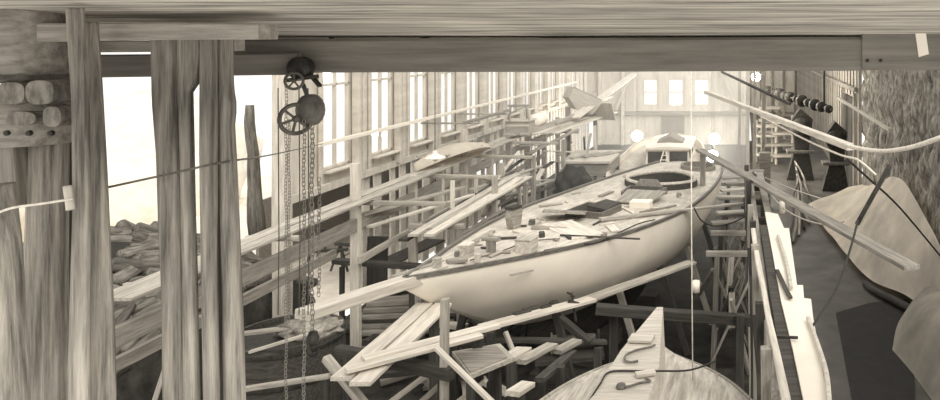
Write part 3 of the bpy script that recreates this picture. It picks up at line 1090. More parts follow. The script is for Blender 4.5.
def ring_poly(cu, cv, ru, rv, n=28, p=2.0):
    out = []
    for k in range(n):
        a = 2 * math.pi * k / n
        c, s = math.cos(a), math.sin(a)
        out.append((cu + ru * abs(c) ** (2 / p) * (1 if c > 0 else -1), cv + rv * abs(s) ** (2 / p) * (1 if s > 0 else -1)))
    return out


h1u, h1v = dk(594, 213)
ccu, ccv = dk(661, 183)
c2u, c2v = dk(642, 195)
lzu, lzv = dk(698, 168)
lzu = min(lzu, 13.1)
HOLES = {
    'fore': [(h1u - .5, h1v - .42), (h1u + .5, h1v - .42), (h1u + .5, h1v + .42), (h1u - .5, h1v + .42)],
    'comp': [(c2u - .42, c2v - .36), (c2u + .42, c2v - .5), (c2u + .42, c2v + .5), (c2u - .42, c2v + .36)],
    'cock': ring_poly(ccu, ccv, 1.02, 1.02, 32, 1.7),
    'laz': ring_poly(lzu, lzv, .42, .5, 24, 2),
}


def deck_bm(LEN, HB, zf, holes, inset=.02, step=.45):
    us = [LEN * (i / 44) ** 1.15 for i in range(45)]
    out = [(u, interp(HB, u) - inset if interp(HB, u) > .06 else .01) for u in us] + [(u, -(interp(HB, u) - inset) if interp(HB, u) > .06 else -.01) for u in reversed(us)]
    vs = [V((a, b)) for a, b in out]
    ed = [(i, (i + 1) % len(vs)) for i in range(len(vs))]

    def inside(p, poly):
        c = False
        for (x1, y1), (x2, y2) in zip(poly, poly[1:] + poly[:1]):
            if (y1 > p[1]) != (y2 > p[1]) and p[0] < (x2 - x1) * (p[1] - y1) / (y2 - y1) + x1:
                c = not c
        return c
    for poly in holes:
        k0 = len(vs)
        vs += [V(p) for p in poly]
        ed += [(k0 + i, k0 + (i + 1) % len(poly)) for i in range(len(poly))]
    u = .5
    while u < LEN:
        v = -2.2
        while v < 2.2:
            if abs(v) < interp(HB, u) - .15 and not any(inside((u, v), h) for h in holes):
                vs.append(V((u + .01 * math.sin(v * 7), v)))
            v += step
        u += step
    r = geometry.delaunay_2d_cdt(vs, ed, [], 0, 1e-5)
    bm = bmesh.new()
    bv = [bm.verts.new((p.x, -p.y, zf(p.x, p.y))) for p in r[0]]
    op = [(a, b) for a, b in out]
    for f in r[2]:
        c = sum((r[0][i] for i in f), V((0, 0))) / len(f)
        if inside(c, op) and not any(inside(c, h) for h in holes):
            bm.faces.new([bv[i] for i in f])
    for v in [v for v in bm.verts if not v.link_faces]:
        bm.verts.remove(v)
    return bm


obj('deck', deck_bm(LEN, HB, lambda u, v: deckz(u, v) - .01, list(HOLES.values())), M_DECK, MY, yt, True)


def edge_strip(LEN, HB, SH, s, w, h, dz, u0=0.0, out=.02):
    bm = bmesh.new()
    rings = []
    for i in range(60):
        u = u0 + (LEN - u0) * i / 59
        b, z = interp(HB, u) + out, interp(SH, u) + dz
        bi = max(b - w, 0)
        rings.append([bm.verts.new((u, -s * q, zz)) for q, zz in ((b, z), (b, z + h), (bi, z + h), (bi, z))])
    for a, c in zip(rings, rings[1:]):
        for j in range(4):
            bm.faces.new((a[j], a[(j + 1) % 4], c[(j + 1) % 4], c[j]))
    bm.faces.new(rings[0])
    bm.faces.new(rings[-1][::-1])
    return bm


obj('toe_rail', edge_strip(LEN, HB, SH, 1, .07, .075, -.02), M_RAIL, MY, yt)
obj('toe_rail', edge_strip(LEN, HB, SH, -1, .07, .075, -.02), M_RAIL, MY, yt)
obj('transom_rail', edge_strip(.06, [(0, 1.1), (1, 1.1)], [(0, 3.39)], 1, 2.2, .075, -.02), M_RAIL, MY @ T(LEN - .05, 0, 0), yt)


def coaming(name, poly, h, th, depth, m, sole=True, parent=yt):
    n = len(poly)
    cu, cv = sum(p[0] for p in poly) / n, sum(p[1] for p in poly) / n
    bm = bmesh.new()
    R4 = []
    for a, b in poly:
        d = V((a - cu, b - cv))
        o_ = V((a, b)) + d.normalized() * th
        z = deckz(a, b)
        R4.append([bm.verts.new((o_.x, -o_.y, z - .02)), bm.verts.new((o_.x, -o_.y, z + h)), bm.verts.new((a, -b, z + h)), bm.verts.new((a, -b, z - depth))])
    for k in range(n):
        p, q = R4[k], R4[(k + 1) % n]
        for j in range(3):
            bm.faces.new((p[j], p[j + 1], q[j + 1], q[j]))
    o = obj(name, bm, m, MY, parent)
    if sole:
        b2 = bmesh.new()
        b2.faces.new([b2.verts.new((a, -b, deckz(cu, cv) - depth + .01)) for a, b in poly])
        obj('sole', b2, W_DARK, MY, o)
    return o


coaming('hatch_coaming', HOLES['fore'], .14, .07, .9, M_RAIL)
coaming('companionway_coaming', HOLES['comp'], .16, .07, 1.1, M_RAIL)
ck = coaming('cockpit_coaming', HOLES['cock'], .14, .07, .8, W_DARK)
rp = [V((a, -b, deckz(a, b) + .16)) for a, b in HOLES['cock'] + HOLES['cock'][:1]]
obj('rim', tube_bm(rp, .055, 6), W_PALE, MY, ck)
coaming('stern_hatch_coaming', HOLES['laz'], .12, .07, .5, W_GREY)
# folded lids of the fore hatch and companionway, seats of the cockpit
lid = prism_bm([(-.5, -.55), (.5, -.5), (.42, .5), (-.45, .4)], -.02, .03, 'Z')
obj('hatch_lid', lid, W_GREY, MY @ T(h1u - .72, -(h1v - .42), deckz(h1u, h1v) + .16) @ Matrix.Rotation(.2, 4, 'Y') @ Matrix.Rotation(.35, 4, 'Z'), yt)
obj('hatch_lid', prism_bm([(-.42, -.4), (.42, -.4), (.42, .0), (-.42, .1)], -.02, .03, 'Z'), W_DARK, MY @ T(h1u + .25, -h1v, deckz(h1u, h1v) + .17) @ Matrix.Rotation(.15, 4, 'X'), yt)
obj('companionway_hood', prism_bm([(-.45, 0), (.45, 0), (.25, .24), (-.25, .24)], -.02, .02, 'X'), W_GREY, MY @ T(c2u + .48, -c2v, deckz(c2u, c2v) + .1), yt)
obj('companionway_slide', prism_bm([(-.5, -.45), (.5, -.55), (.5, .55), (-.5, .45)], -.02, .02, 'Z'), W_GREY, MY @ T(c2u - .75, -c2v - .25, deckz(c2u, c2v) + .12) @ Matrix.Rotation(-.12, 4, 'Y'), yt)
for s in (-1, 1):
    seat = [(ccu + a, ccv + s * b) for a, b in ((-.72, .52), (.72, .52), (.5, .84), (0, .98), (-.5, .84))]
    bm = bmesh.new()
    zt = deckz(ccu, ccv) - .12
    r0 = [bm.verts.new((a, -b, zt)) for a, b in seat]
    r1 = [bm.verts.new((a, -b, zt - .05)) for a, b in seat]
    bm.faces.new(r0)
    bm.faces.new(r1[::-1])
    for k in range(5):
        bm.faces.new((r0[k], r0[(k + 1) % 5], r1[(k + 1) % 5], r1[k]))
    obj('cockpit_seat', bm, M_HULL if s > 0 else W_PALE, MY, ck)
obj('cabin_step', box(bmesh.new(), (0, 0, 0), (.3, 1.0, .3), .02), W_PALE, MY @ T(ccu - .75, -ccv, deckz(ccu, ccv) - .6), ck)

# seams ruled along the deck edge are left to the material; fittings on deck are things of their own


def deck_box(name, px, py, s, m, label, cat, rz=0.0, dz=0.0, lidm=None, bev=.012):
    u_, v_ = dk(px, py)
    m_ = max(.05, interp(HB, u_) - .12 - max(s[0], s[1]) * .4)
    p = D(u_, max(-m_, min(m_, v_)))
    yaw = math.atan2(UA.y, UA.x) + rz
    s = tuple(q_ * .8 for q_ in s)
    M0 = T(p.x, p.y, p.z - .012 + dz * .8 + s[2] / 2) @ Matrix.Rotation(yaw, 4, 'Z')
    o = obj(name, box(bmesh.new(), (0, 0, 0), s, bev), m, M0)
    tag(o, label, cat)
    if lidm:
        obj('lid', box(bmesh.new(), (0, 0, 0), (s[0] * 1.04, s[1] * 1.04, .03), .006), lidm, M0 @ T(0, 0, s[2] / 2 + .015), o)
    return o


# mooring bitts near the bow
pbt = Dp(491, 254)
mb = thing('mooring_bitt', 'wooden mooring bitt with a crosshead standing on the yacht foredeck', 'bitt', tuple(pbt))
Mb = T(*pbt) @ Matrix.Rotation(math.atan2(UA.y, UA.x), 4, 'Z') @ Matrix.Scale(.85, 4)
obj('base_plate', box(bmesh.new(), (0, 0, .015), (.42, .3, .05), .01), W_MID, Mb, mb)
for s in (-1, 1):
    plank('upright', Mb @ V((0, s * .055, .02)), Mb @ V((0, s * .05, .36)), .09, .08, W_GREY, parent=mb, up=(0, -1, 0), n=2)
plank('crosshead', Mb @ V((0, -.19, .33)), Mb @ V((0, .19, .33)), .11, .08, W_GREY, parent=mb, n=3)
obj('knob', lathe_bm([(.05, 0), (.05, .05), (.035, .08), (0, .085)], 12), W_MID, Mb @ T(0, 0, .37), mb, True)

deck_box('small_crate', 466, 255, (.3, .26, .24), W_MID, 'small box on the foredeck left of the mooring bitt', 'box', .2, lidm=W_PALE)
deck_box('tool_block', 457, 262, (.42, .18, .1), W_GREY, 'low block with a tool on it beside the small foredeck box', 'block', -.7)
deck_box('iron_tool', 457, 260, (.16, .1, .1), M_GREYIRON, 'iron tool sitting on the low foredeck block', 'tool', .5, dz=.1)
deck_box('rail_block', 439, 268, (.16, .14, .22), W_MID, 'square block on the port rail close to the bow', 'block')
deck_box('rail_stub', 503, 267, (.1, .12, .2), W_PALE, 'short pale stub on the starboard edge right of the mooring bitt', 'block')
deck_box('wooden_box', 554, 256, (.42, .4, .3), W_PALE, 'open-topped wooden box at the starboard edge of the deck', 'box', .1, lidm=W_MID)
deck_box('mallet_head', 549, 252, (.2, .13, .12), W_DARK, 'dark mallet head lying on the wooden box at the deck edge', 'mallet', .6, dz=.33)
deck_box('white_box', 641, 207, (.45, .65, .22), M_HULL, 'white low box on deck in front of the companionway', 'box', .15)
deck_box('iron_block', 532, 224, (.22, .16, .14), M_GREYIRON, 'dark iron block behind the flared stand on deck', 'block', .4)
deck_box('deck_cleat', 679, 197, (.1, .16, .16), W_GREY, 'small upright cleat on deck right of the cockpit', 'cleat')
deck_box('deck_block', 604, 236, (.2, .16, .1), W_GREY, 'small grey block on deck below the pale loose panel', 'block', .4)
# flared bracket stand on port deck edge
pf = Dp(514, 228)
Mf = T(*pf) @ Matrix.Rotation(1.2, 4, 'Z') @ Matrix.Scale(.85, 4)
fs = thing('flared_stand', 'dark flared wooden stand on the port deck edge beyond the bitt', 'stand', tuple(pf))
obj('body', prism_bm([(-.14, 0), (.14, 0), (.22, .42), (.12, .5), (-.16, .5), (-.22, .3)], -.1, .1), W_GREY, Mf, fs)
obj('cap', prism_bm([(-.2, .5), (.16, .5), (.16, .56), (-.2, .56)], -.13, .13), W_DARK, Mf, fs)


def deck_plank(name, a, b, w, t, m, label, cat='board', group=None, dz=.0):
    pa, pb_ = Dp(*a, .02 + dz), Dp(*b, .02 + dz)
    o = plank(name, pa, pb_, w, t, m, wob=.006)
    return tag(o, label, cat, group)


deck_plank('loose_board', (556, 224), (588, 238), .72, .04, W_PALE, 'broad pale panel lying on deck below the fore hatch', 'panel')
deck_plank('deck_batten', (474, 243), (493, 232), .09, .05, W_MID, 'single batten on the port foredeck between bow and bitt', 'batten')
deck_plank('deck_lath', (532, 227), (566, 229), .06, .03, W_MID, 'lath lying across the deck from the flared stand', 'lath')
deck_plank('deck_lath', (560, 236), (640, 240), .05, .03, W_DARK, 'long dark lath along the starboard side of the deck', 'lath')
deck_plank('deck_lath', (606, 200), (634, 214), .07, .03, W_PALE, 'pale lath on deck right of the fore hatch', 'lath')
deck_plank('deck_lath', (615, 206), (660, 209), .06, .03, W_PALE, 'pale lath on deck just ahead of the white box', 'lath')
deck_plank('deck_lath', (640, 213), (676, 206), .06, .03, W_GREY, 'grey lath on deck right of the white box', 'lath')
deck_plank('deck_board', (540, 207), (562, 204), .13, .04, W_MID, 'short board near the port edge behind the fore hatch', 'board')
deck_plank('deck_board', (600, 197), (612, 192), .13, .04, W_GREY, 'short grey board near the port edge ahead of the companionway', 'board')
deck_plank('deck_board', (610, 226), (616, 232), .2, .03, W_PALE, 'short pale board at the starboard side under the gangplank', 'board')
for k in range(46):
    u = R.uniform(1.8, 11.5)
    v = R.uniform(-.85, .85) * (interp(HB, u) - .15)
    if any(abs(u - c) < .95 and abs(v - d) < .85 for c, d in ((h1u, h1v), (c2u, c2v))) or (abs(u - ccu) < 1.3 and abs(v - ccv) < 1.3):
        continue
    an = R.uniform(0, 3.14)
    L = R.uniform(.08, .4)
    p = D(u, v, .012)
    dd = V((math.cos(an), math.sin(an), 0)) * L / 2
    tag(plank('wood_offcut', p - dd, p + dd, R.uniform(.03, .1), R.uniform(.02, .06), R.choice([W_MID, W_DARK, W_PALE, W_GREY]), n=1),
        'small wood offcut lying loose on the white yacht deck', 'offcut', 'wood offcuts on the yacht deck')
rope('deck_line', [Dp(544, 252, .03), Dp(580, 246, .03), Dp(600, 243, .03), Dp(636, 226, .03), Dp(655, 221, .03)], .014, M_CABLE, 'dark line wandering along the starboard deck', 'line')
rope('deck_line', [Dp(470, 262, .03), Dp(500, 253, .03), Dp(530, 243, .03), Dp(560, 240, .03)], .012, M_GREYIRON, 'thin line on the foredeck right of the bitt', 'line')
# the batten tacked to the topsides
pa = P(511, 275.5, 13.35)
tag(plank('gauge_batten', P(510, 275.5, 12.95), P(533, 270.5, 13.72), .04, .03, W_MID), 'short batten tacked to the white topsides below the rail', 'batten')

# long board laid over the bow
tag(plank('bow_board', P(303, 315, 10.2), P(443, 270, 12.6), .30, .13, W_PALE, wob=.02, tw=.22, tt=.2), 'long thick pale board reaching out over the yacht bow', 'board')
tag(plank('bow_board', P(392, 283, 11.9), P(443, 266, 13.1), .1, .22, W_GREY, wob=.01), 'short grey board on edge along the port bow', 'board')
# gangplank from the deck to the right staging
tag(plank('gangplank', Dp(600, 222, .07), P(757, 202, 20.2), .14, .05, W_MID, n=12), 'thin gangplank from the yacht deck across to the right staging', 'gangplank')

# second yacht behind
BO2 = V((-3.55, 26.75, 0))
U2 = V((-.02, 1, 0)).normalized()
N2 = V((U2.y, -U2.x, 0))
MY2 = Matrix((U2, -N2, V((0, 0, 1)))).transposed().to_4x4()
MY2.translation = BO2
HB2 = smooth_tab([(0, .6), (.25, 1.0), (.8, 1.4), (2, 1.7), (5, 1.95), (8, 1.85), (11, 1.45), (13, .3)])
SH2 = [(0, 2.2), (6, 2.05), (13, 2.4)]
KZ2 = smooth_tab([(0, 1.8), (2, 1.2), (5, .7), (9, .8), (12, 1.7), (13, 2.3)])
y2 = thing('motor_yacht', 'second yacht with a dark-windowed deckhouse behind the white one', 'yacht', tuple(BO2))
obj('hull', hull_bm(13, HB2, SH2, KZ2, 36, 10, (2.2, 2.7)), M_HULL, MY2, y2, True)
obj('deck', deck_bm(13, HB2, lambda u, v: interp(SH2, u) - .06 + .05 * (1 - min(1, abs(v) / 1.9) ** 2), []), M_DECK, MY2, y2, True)
for s in (-1, 1):
    obj('bulwark', edge_strip(13, HB2, SH2, s, .07, .26, -.04), M_HULL, MY2, y2)
    obj('rail_cap', edge_strip(13, HB2, SH2, s, .11, .04, .22, 0, .04), W_PALE, MY2, y2)
obj('stern_bulwark', box(bmesh.new(), (0, 0, 0), (.07, 1.1, .3)), M_HULL, MY2 @ T(.0, 0, 2.28), y2)
hz = 2.05
dh = obj('deckhouse', prism_bm([(-.98, 0), (.98, 0), (.9, .78), (-.9, .78)], -1.3, 2.6, 'X'), M_HULL, MY2 @ T(7.2, -.3, hz), y2)
obj('roof', prism_bm([(-1.05, .78), (1.05, .78), (.95, .86), (0, .92), (-.95, .86)], -1.45, 2.7, 'X'), M_HULL, MY2 @ T(7.2, -.3, hz), dh)
for a, b in ((-.86, -.08), (.08, .86)):
    obj('window_opening', box(bmesh.new(), (0, 0, 0), (.04, b - a, .52)), M_DARK, MY2 @ T(5.9, -.3 + (a + b) / 2, hz + .42), dh)
for s in (-1, 1):
    for k in range(3):
        obj('side_window', box(bmesh.new(), (0, 0, 0), (.7, .04, .35)), M_DARK, MY2 @ T(6.6 + k * 1.0, -.3 + s * .95, hz + .5), dh)
tag(obj('skylight', prism_bm([(-.6, 0), (.6, 0), (0, .3)], -.8, .8, 'X'), W_GREY, MY2 @ T(7.9, -.3, hz + .9)), 'grey skylight frame on the deckhouse roof', 'skylight')
for i, (a, b) in enumerate((((-.5, 2.75), (.0, 4.4)), ((.45, 2.9), (.1, 4.4)))):
    pass
lad = thing('step_ladder', 'white A-shaped step ladder before the deckhouse windows', 'ladder', tuple(MY2 @ V((5.4, -.2, 2.0))))
for s in (-1, 1):
    plank('rail', MY2 @ V((5.4, -.2 + s * .28, 2.03)), MY2 @ V((5.55, -.2 + s * .04, 2.83)), .05, .05, M_WHITE, parent=lad, up=(0, -1, 0))
for k in (.25, .5, .75):
    plank('rung', MY2 @ V((5.4 + .15 * k, -.2 - .26 * (1 - k), 2.03 + .8 * k)), MY2 @ V((5.4 + .15 * k, -.2 + .26 * (1 - k), 2.03 + .8 * k)), .035, .035, M_WHITE, parent=lad)
for k in range(22):
    u, v = R.uniform(.6, 2.9), R.uniform(-1.15, 1.15)
    p = MY2 @ V((u, -v, 2.16))
    an = R.uniform(0, 3.14)
    dd = V((math.cos(an), math.sin(an), R.uniform(-.02, .08))) * R.uniform(.1, .5)
    tag(plank('wood_scrap', p - dd, p + dd, R.uniform(.04, .14), R.uniform(.03, .1), R.choice([W_DARK, W_GREY, W_MID, W_PALE]), n=1), 'piece of timber scrap littering the stern deck of the second yacht', 'scrap', 'scrap on the second yacht')
for i, (u, v) in enumerate(((1.5, -.8), (1.2, -.3), (2.2, .7))):
    q = MY2 @ V((u, -v, 2.08))
    tag(obj('deck_chest', box(bmesh.new(), (0, 0, .14), (.5, .4, .3), .02), W_GREY, T(*q) @ Matrix.Rotation(.3 * i, 4, 'Z')), ['grey chest on the second yacht stern, leftmost', 'grey chest on the second yacht stern, middle one', 'grey chest on the second yacht near the step ladder'][i], 'chest')

# shores and keel blocks under the big yacht
for k, u in enumerate((3.0, 5.0, 7.0, 9.0, 11.0)):
    for s in (-1, 1):
        h = interp(HB, u)
        a = BOW + UA * u + NR * s * (h * .8)
        zt = interp(SH, u) - .42 * (interp(SH, u) - interp(KZ, u)) - .35
        b = a + NR * s * .7
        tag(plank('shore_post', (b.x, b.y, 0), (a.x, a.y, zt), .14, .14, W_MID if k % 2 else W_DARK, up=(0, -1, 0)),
            '%s shore propping the %s side of the white hull' % (['foremost', 'second', 'middle', 'fourth', 'aftmost'][k], 'starboard' if s > 0 else 'port'), 'prop')
for k in range(5):
    p = BOW + UA * (4.6 + k * 1.3)
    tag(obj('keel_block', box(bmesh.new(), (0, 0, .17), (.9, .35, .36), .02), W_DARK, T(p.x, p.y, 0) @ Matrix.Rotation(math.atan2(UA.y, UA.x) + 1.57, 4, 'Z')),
        'dark block under the white yacht keel, %s from the bow' % ['first', 'second', 'third', 'fourth', 'fifth'][k], 'block')

# ------------------------------------------------------------------ upturned hull in the foreground
KP = lambda px, py, z: G(px, py, z)
zk = 3.46
tip = G(660, 307, zk)
uh = thing('upturned_hull', 'upturned wooden hull with a broad flat keel timber at the bottom of the picture', 'hull', (tip.x, tip.y, 0))
k_l = [G(657, 307, zk), G(621, 350, zk), G(590, 399, zk), G(563, 440, zk)]
k_r = [G(663, 307, zk), G(659, 366, zk), G(648, 400, zk), G(640, 440, zk)]
bm = bmesh.new()
rr = []
for i in range(4):
    dn = .42 if i == 0 else .4
    rr.append([bm.verts.new(k_l[i]), bm.verts.new(k_r[i]), bm.verts.new(k_r[i] + V((.10 if i else .01, .0, -dn))), bm.verts.new(k_l[i] + V((-.08 if i else 0, 0, -dn)))])
for a, b in zip(rr, rr[1:]):
    for j in range(4):
        bm.faces.new((a[j], a[(j + 1) % 4], b[(j + 1) % 4], b[j]))
bm.faces.new(rr[0])
bm.faces.new(rr[-1][::-1])
obj('keel_timber', bm, M_KEEL, None, uh)
HT = smooth_tab([(0, .04), (.35, .36), (.8, .9), (1.4, 1.38), (2.2, 1.75), (3.2, 1.95), (5.2, 2.0)])


def uhs(t, hb, zt, zb):
    a = abs(t)
    x = min(1, a * 1.3) if a < .6 else .78 + .22 * (a - .6) / .4
    return math.copysign(hb * x, t), zt - .28 * min(1, a / .8) ** 1.6 - (zt - .28 - zb) * max(0, (a - .7) / .3) ** 1.3


bm = bmesh.new()
rings = []
ax0 = V((tip.x + .02, tip.y - .45, 0))
ax1 = V((-1.12, 6.4, 0))
for i in range(31):
    f = i / 30
    wv = 5.0 * f ** 1.2
    c = ax0 + (ax1 - ax0) * (wv / 5.0)
    hb = interp(HT, wv)
    zt = 3.2 + .06 * min(wv, 2) / 2
    zb = 2.15 - .3 * min(1, wv / 2)
    ring = []
    for j in range(-12, 13):
        t = j / 12
        q_ = uhs(t, hb, zt, zb)
        ring.append(bm.verts.new((c.x + q_[0], c.y, q_[1])))
    rings.append(ring)
for a, b in zip(rings, rings[1:]):
    for j in range(24):
        bm.faces.new((a[j], a[j + 1], b[j + 1], b[j]))
bm.faces.new(rings[-1])
bm.faces.new(rings[0])
me_m = mat('hull_planking_along', .46, .34, (5, .4, 5), 3, .75, .35, blotch=.15)
obj('planking', bm, me_m, None, uh, True)
for s in (-1, 1):
    pts = []
    for i in range(1, 20):
        wv = 5.0 * (i / 20)
        c = ax0 + (ax1 - ax0) * (wv / 5.0)
        hb = interp(HT, wv)
        t = .62 * s
        zt, zb = 3.2 + .06 * min(wv, 2) / 2, 2.15 - .3 * min(1, wv / 2)
        q_ = uhs(t, hb, zt, zb)
        pts.append(V((c.x + q_[0], c.y, q_[1] + .01)))
    rope('ribband', pts, .022, W_MID, parent=uh, n=2)
for k, (x, y) in enumerate(((-2.1, 9.2), (-.4, 9.2), (-2.2, 7.4), (-.3, 7.4))):
    plank('stock_leg', (x, y, 0), (x, y, 2.0), .16, .16, W_DARK, parent=uh, up=(0, -1, 0))
for y in (9.2, 7.4):
    plank('stock_bar', (-2.6, y, 1.95), (.1, y, 1.95), .16, .16, W_DARK, parent=uh)
# things on the keel timber


def on_keel(px, py, dz=.0):
    return G(px, py, zk + dz)


tag(plank('pale_block', on_keel(630, 338, .03), on_keel(653, 339, .03), .24, .04, W_PALE, wob=.02), 'pale scrap of board lying across the upturned keel, upper one', 'board')
tag(plank('pale_block', on_keel(636, 375, .03), on_keel(655, 372, .03), .12, .04, W_PALE, wob=.02), 'smaller pale scrap of board on the upturned keel, below the cable', 'board')
sc = [on_keel(*q, .03) for q in ((655, 345), (650, 347), (641, 349), (634, 351), (626, 355), (625, 360), (630, 362), (638, 361))]
rope('iron_hook', sc, .015, M_GREYIRON, 'bent iron hook lying on the upturned keel timber', 'hook')
rope('iron_dog', [on_keel(*q, .025) for q in ((645, 378), (650, 381), (640, 383), (630, 386), (622, 387))], .014, M_GREYIRON, 'small iron dog with a round end on the keel near the frame bottom', 'tool')
tag(obj('iron_weight', lathe_bm([(0, .05), (.05, .045), (.06, .01), (.055, 0), (0, 0)], 14), M_GREYIRON, T(*on_keel(621, 388, .0)), None, True), 'small round iron weight on the upturned keel', 'weight')
rope('keel_cable', [on_keel(588, 400, .02) + V((-.02, -.1, -.05)), on_keel(600, 384, .02), on_keel(610, 372, .02), on_keel(640, 371, .02), on_keel(659, 371, .02), P(690, 370, 9.35), P(716, 361, 9.7)], .012, M_CABLE, 'black cable running over the upturned keel', 'cable')
rope('plumb_line', [P(691, 60, 9.6), P(691.5, 230, 9.6), P(693, 410, 9.6)], .0085, M_ROPE, 'thin white plumb line hanging straight down before the upturned hull', 'line', n=1)
# foreground cross beam behind the upturned hull
tag(plank('shore_beam', P(596, 309, 14.2), P(757, 321, 14.6), .2, .19, W_DARK, wob=.015), 'dark beam crossing behind the tip of the upturned hull', 'beam')
for x in (P(612, 330, 14.3).x, P(740, 330, 14.5).x):
    tag(plank('beam_post', (x, 14.45, 0), (x, 14.45, 2.25), .16, .16, W_DARK, up=(0, -1, 0)),
        'dark post under the left end of the crossing beam' if x < -1 else 'dark post under the right end of the crossing beam', 'post')

# ------------------------------------------------------------------ staging under the bow
tag(plank('hull_staging_plank', P(482, 328, 12.75), P(592, 299, 14.7), .28, .06, W_PALE, wob=.015), 'staging plank along the white hull near the bow', 'plank')
tag(plank('hull_staging_plank', P(578, 303, 14.7), P(692, 262, 17.6), .28, .06, W_MID, wob=.015), 'staging plank along the white hull further aft', 'plank')
tag(plank('bow_platform_board', (-5.25, 9.75, 3.12), (-5.3, 12.4, 3.16), .27, .055, W_PALE, wob=.015), 'broad pale plank under the bow, left of the pair', 'plank')
tag(plank('bow_platform_board', (-4.93, 9.6, 3.12), (-4.98, 12.4, 3.16), .27, .055, W_PALE, wob=.015), 'broad pale plank under the bow, right of the pair', 'plank')
tag(plank('bow_cross_board', (-5.12, 10.05, 3.24), (-3.75, 11.35, 3.22), .2, .06, W_PALE, wob=.015), 'upper plank of two laid slantwise across the pale pair', 'plank')
tag(plank('bow_cross_board', (-5.22, 9.8, 3.21), (-3.85, 10.95, 3.22), .16, .05, W_PALE, wob=.015), 'lower plank of two laid slantwise across the pale pair', 'plank')
tag(plank('scaffold_beam', P(338, 351, 11.0), P(452, 374, 10.25), .14, .17, W_DARK, wob=.012), 'dark scaffold beam lying under the pale bow planks', 'beam')
tag(plank('scaffold_post', P(445, 299, 10.3), V((P(443, 400, 10.3).x, 10.3, 0)), .1, .1, W_MID, up=(0, -1, 0)), 'dark upright post standing just below the white bow', 'post')
tag(plank('scaffold_brace', P(436, 347, 9.9), ground(P(436, 347, 9.9), P(494, 404, 9.6)), .07, .05, W_PALE), 'thin pale brace leaning down right of the upright post', 'brace')
tag(plank('scaffold_brace', P(326, 358, 10.4), ground(P(326, 358, 10.4), P(364, 404, 10.0)), .11, .1, W_MID), 'grey brace sloping down left of the pale bow planks', 'brace')
tag(plank('scaffold_brace', ground(P(428, 374, 10.9), P(372, 416, 10.9)), P(428, 374, 10.9), .12, .07, W_PALE), 'pale brace rising under the dark scaffold beam', 'brace')
tag(plank('scaffold_brace', ground(P(448, 378, 10.6), P(410, 412, 10.6)), P(448, 378, 10.6), .12, .07, W_MID), 'grey brace rising beside the upright post', 'brace')
tag(plank('scaffold_brace', ground(P(486, 380, 10.8), P(455, 404, 10.8)), P(486, 380, 10.8), .1, .06, W_PALE), 'short pale brace at the right of the upright post', 'brace')
for k, (x, y, z) in enumerate(((-5.75, 10.9, 2.95), (-4.2, 10.45, 2.95), (-5.1, 12.3, 3.05), (-4.05, 11.4, 3.12))):
    tag(plank('scaffold_prop', (x, y, 0), (x, y, z), .13, .13, W_DARK, up=(0, -1, 0)), ['leg under the left end of the dark scaffold beam', 'leg under the right end of the dark scaffold beam', 'leg under the far end of the pale bow planks', 'leg under the far end of the slanting planks'][k], 'post')
dbp = thing('debris_platform', 'low plank platform strewn with chips below the bow', 'platform', (-4.0, 10.9, 0))
pq = [G(452, 352, 2.85), G(500, 344, 2.85), G(514, 358, 2.85), G(470, 376, 2.85)]
bm = prism_bm([(p.x, p.y) for p in pq], 2.8, 2.86, 'Z')
obj('boards', bm, W_MID, None, dbp)
obj('chips', prism_bm([(p.x * .85 + -3.95 * .15, p.y * .85 + 10.9 * .15) for p in pq], 2.86, 2.875, 'Z'), W_MID, None, dbp)
for p in pq:
    plank('leg', (p.x * .9 - .39, p.y * .9 + 1.09, 0), (p.x * .9 - .39, p.y * .9 + 1.09, 2.8), .1, .1, W_DARK, parent=dbp, up=(0, -1, 0))
tag(plank('staging_post', P(491, 332, 12.6), V((P(491, 332, 12.6).x, 12.6, 0)), .12, .12, W_DARK, up=(0, -1, 0)), 'dark post carrying the near end of the hull staging', 'post')
tag(plank('staging_brace', P(505, 332, 12.95), P(513, 352, 12.8), .07, .06, W_MID), 'small slanting strut under the near hull staging plank', 'strut')
for a, b, Ya, Yb, wd, m, lb in (((500, 363), (524, 349), 11.3, 12.2, .26, W_PALE, 'short pale plank end below the hull staging'),
                                ((520, 362), (552, 345), 11.6, 12.6, .2, W_MID, 'grey plank beside the short pale plank end'),
                                ((512, 394), (528, 384), 10.3, 10.7, .22, W_PALE, 'pale plank end near the bottom edge of the picture'),
                                ((540, 380), (572, 352), 11.4, 12.9, .16, W_DARK, 'dark timber sloping beside the upturned hull, left one'),
                                ((470, 339), (606, 342), 13.0, 14.0, .14, W_DARK, 'long dark bearer behind the plank ends under the bow'),
                                ((556, 352), (577, 341), 12.6, 13.2, .2, W_MID, 'grey timber end beside the winch drum')):
    tag(plank('timber', P(*a, Ya), P(*b, Yb), wd, .07, m), lb, 'timber')
for k, (px, py, Y) in enumerate(((512, 362, 11.6), (560, 366, 12.0), (478, 345, 13.0), (598, 347, 13.9), (520, 390, 10.5))):
    p = P(px, py, Y)
    tag(plank('low_post', (p.x, p.y, 0), (p.x, p.y, p.z), .14, .14, W_DARK, up=(0, -1, 0)), ['dark stub post under the short pale plank end', 'dark stub post under the sloping dark timber', 'dark stub post at the left of the long dark bearer', 'dark stub post at the right of the long dark bearer', 'dark stub post under the bottom pale plank end'][k], 'post')
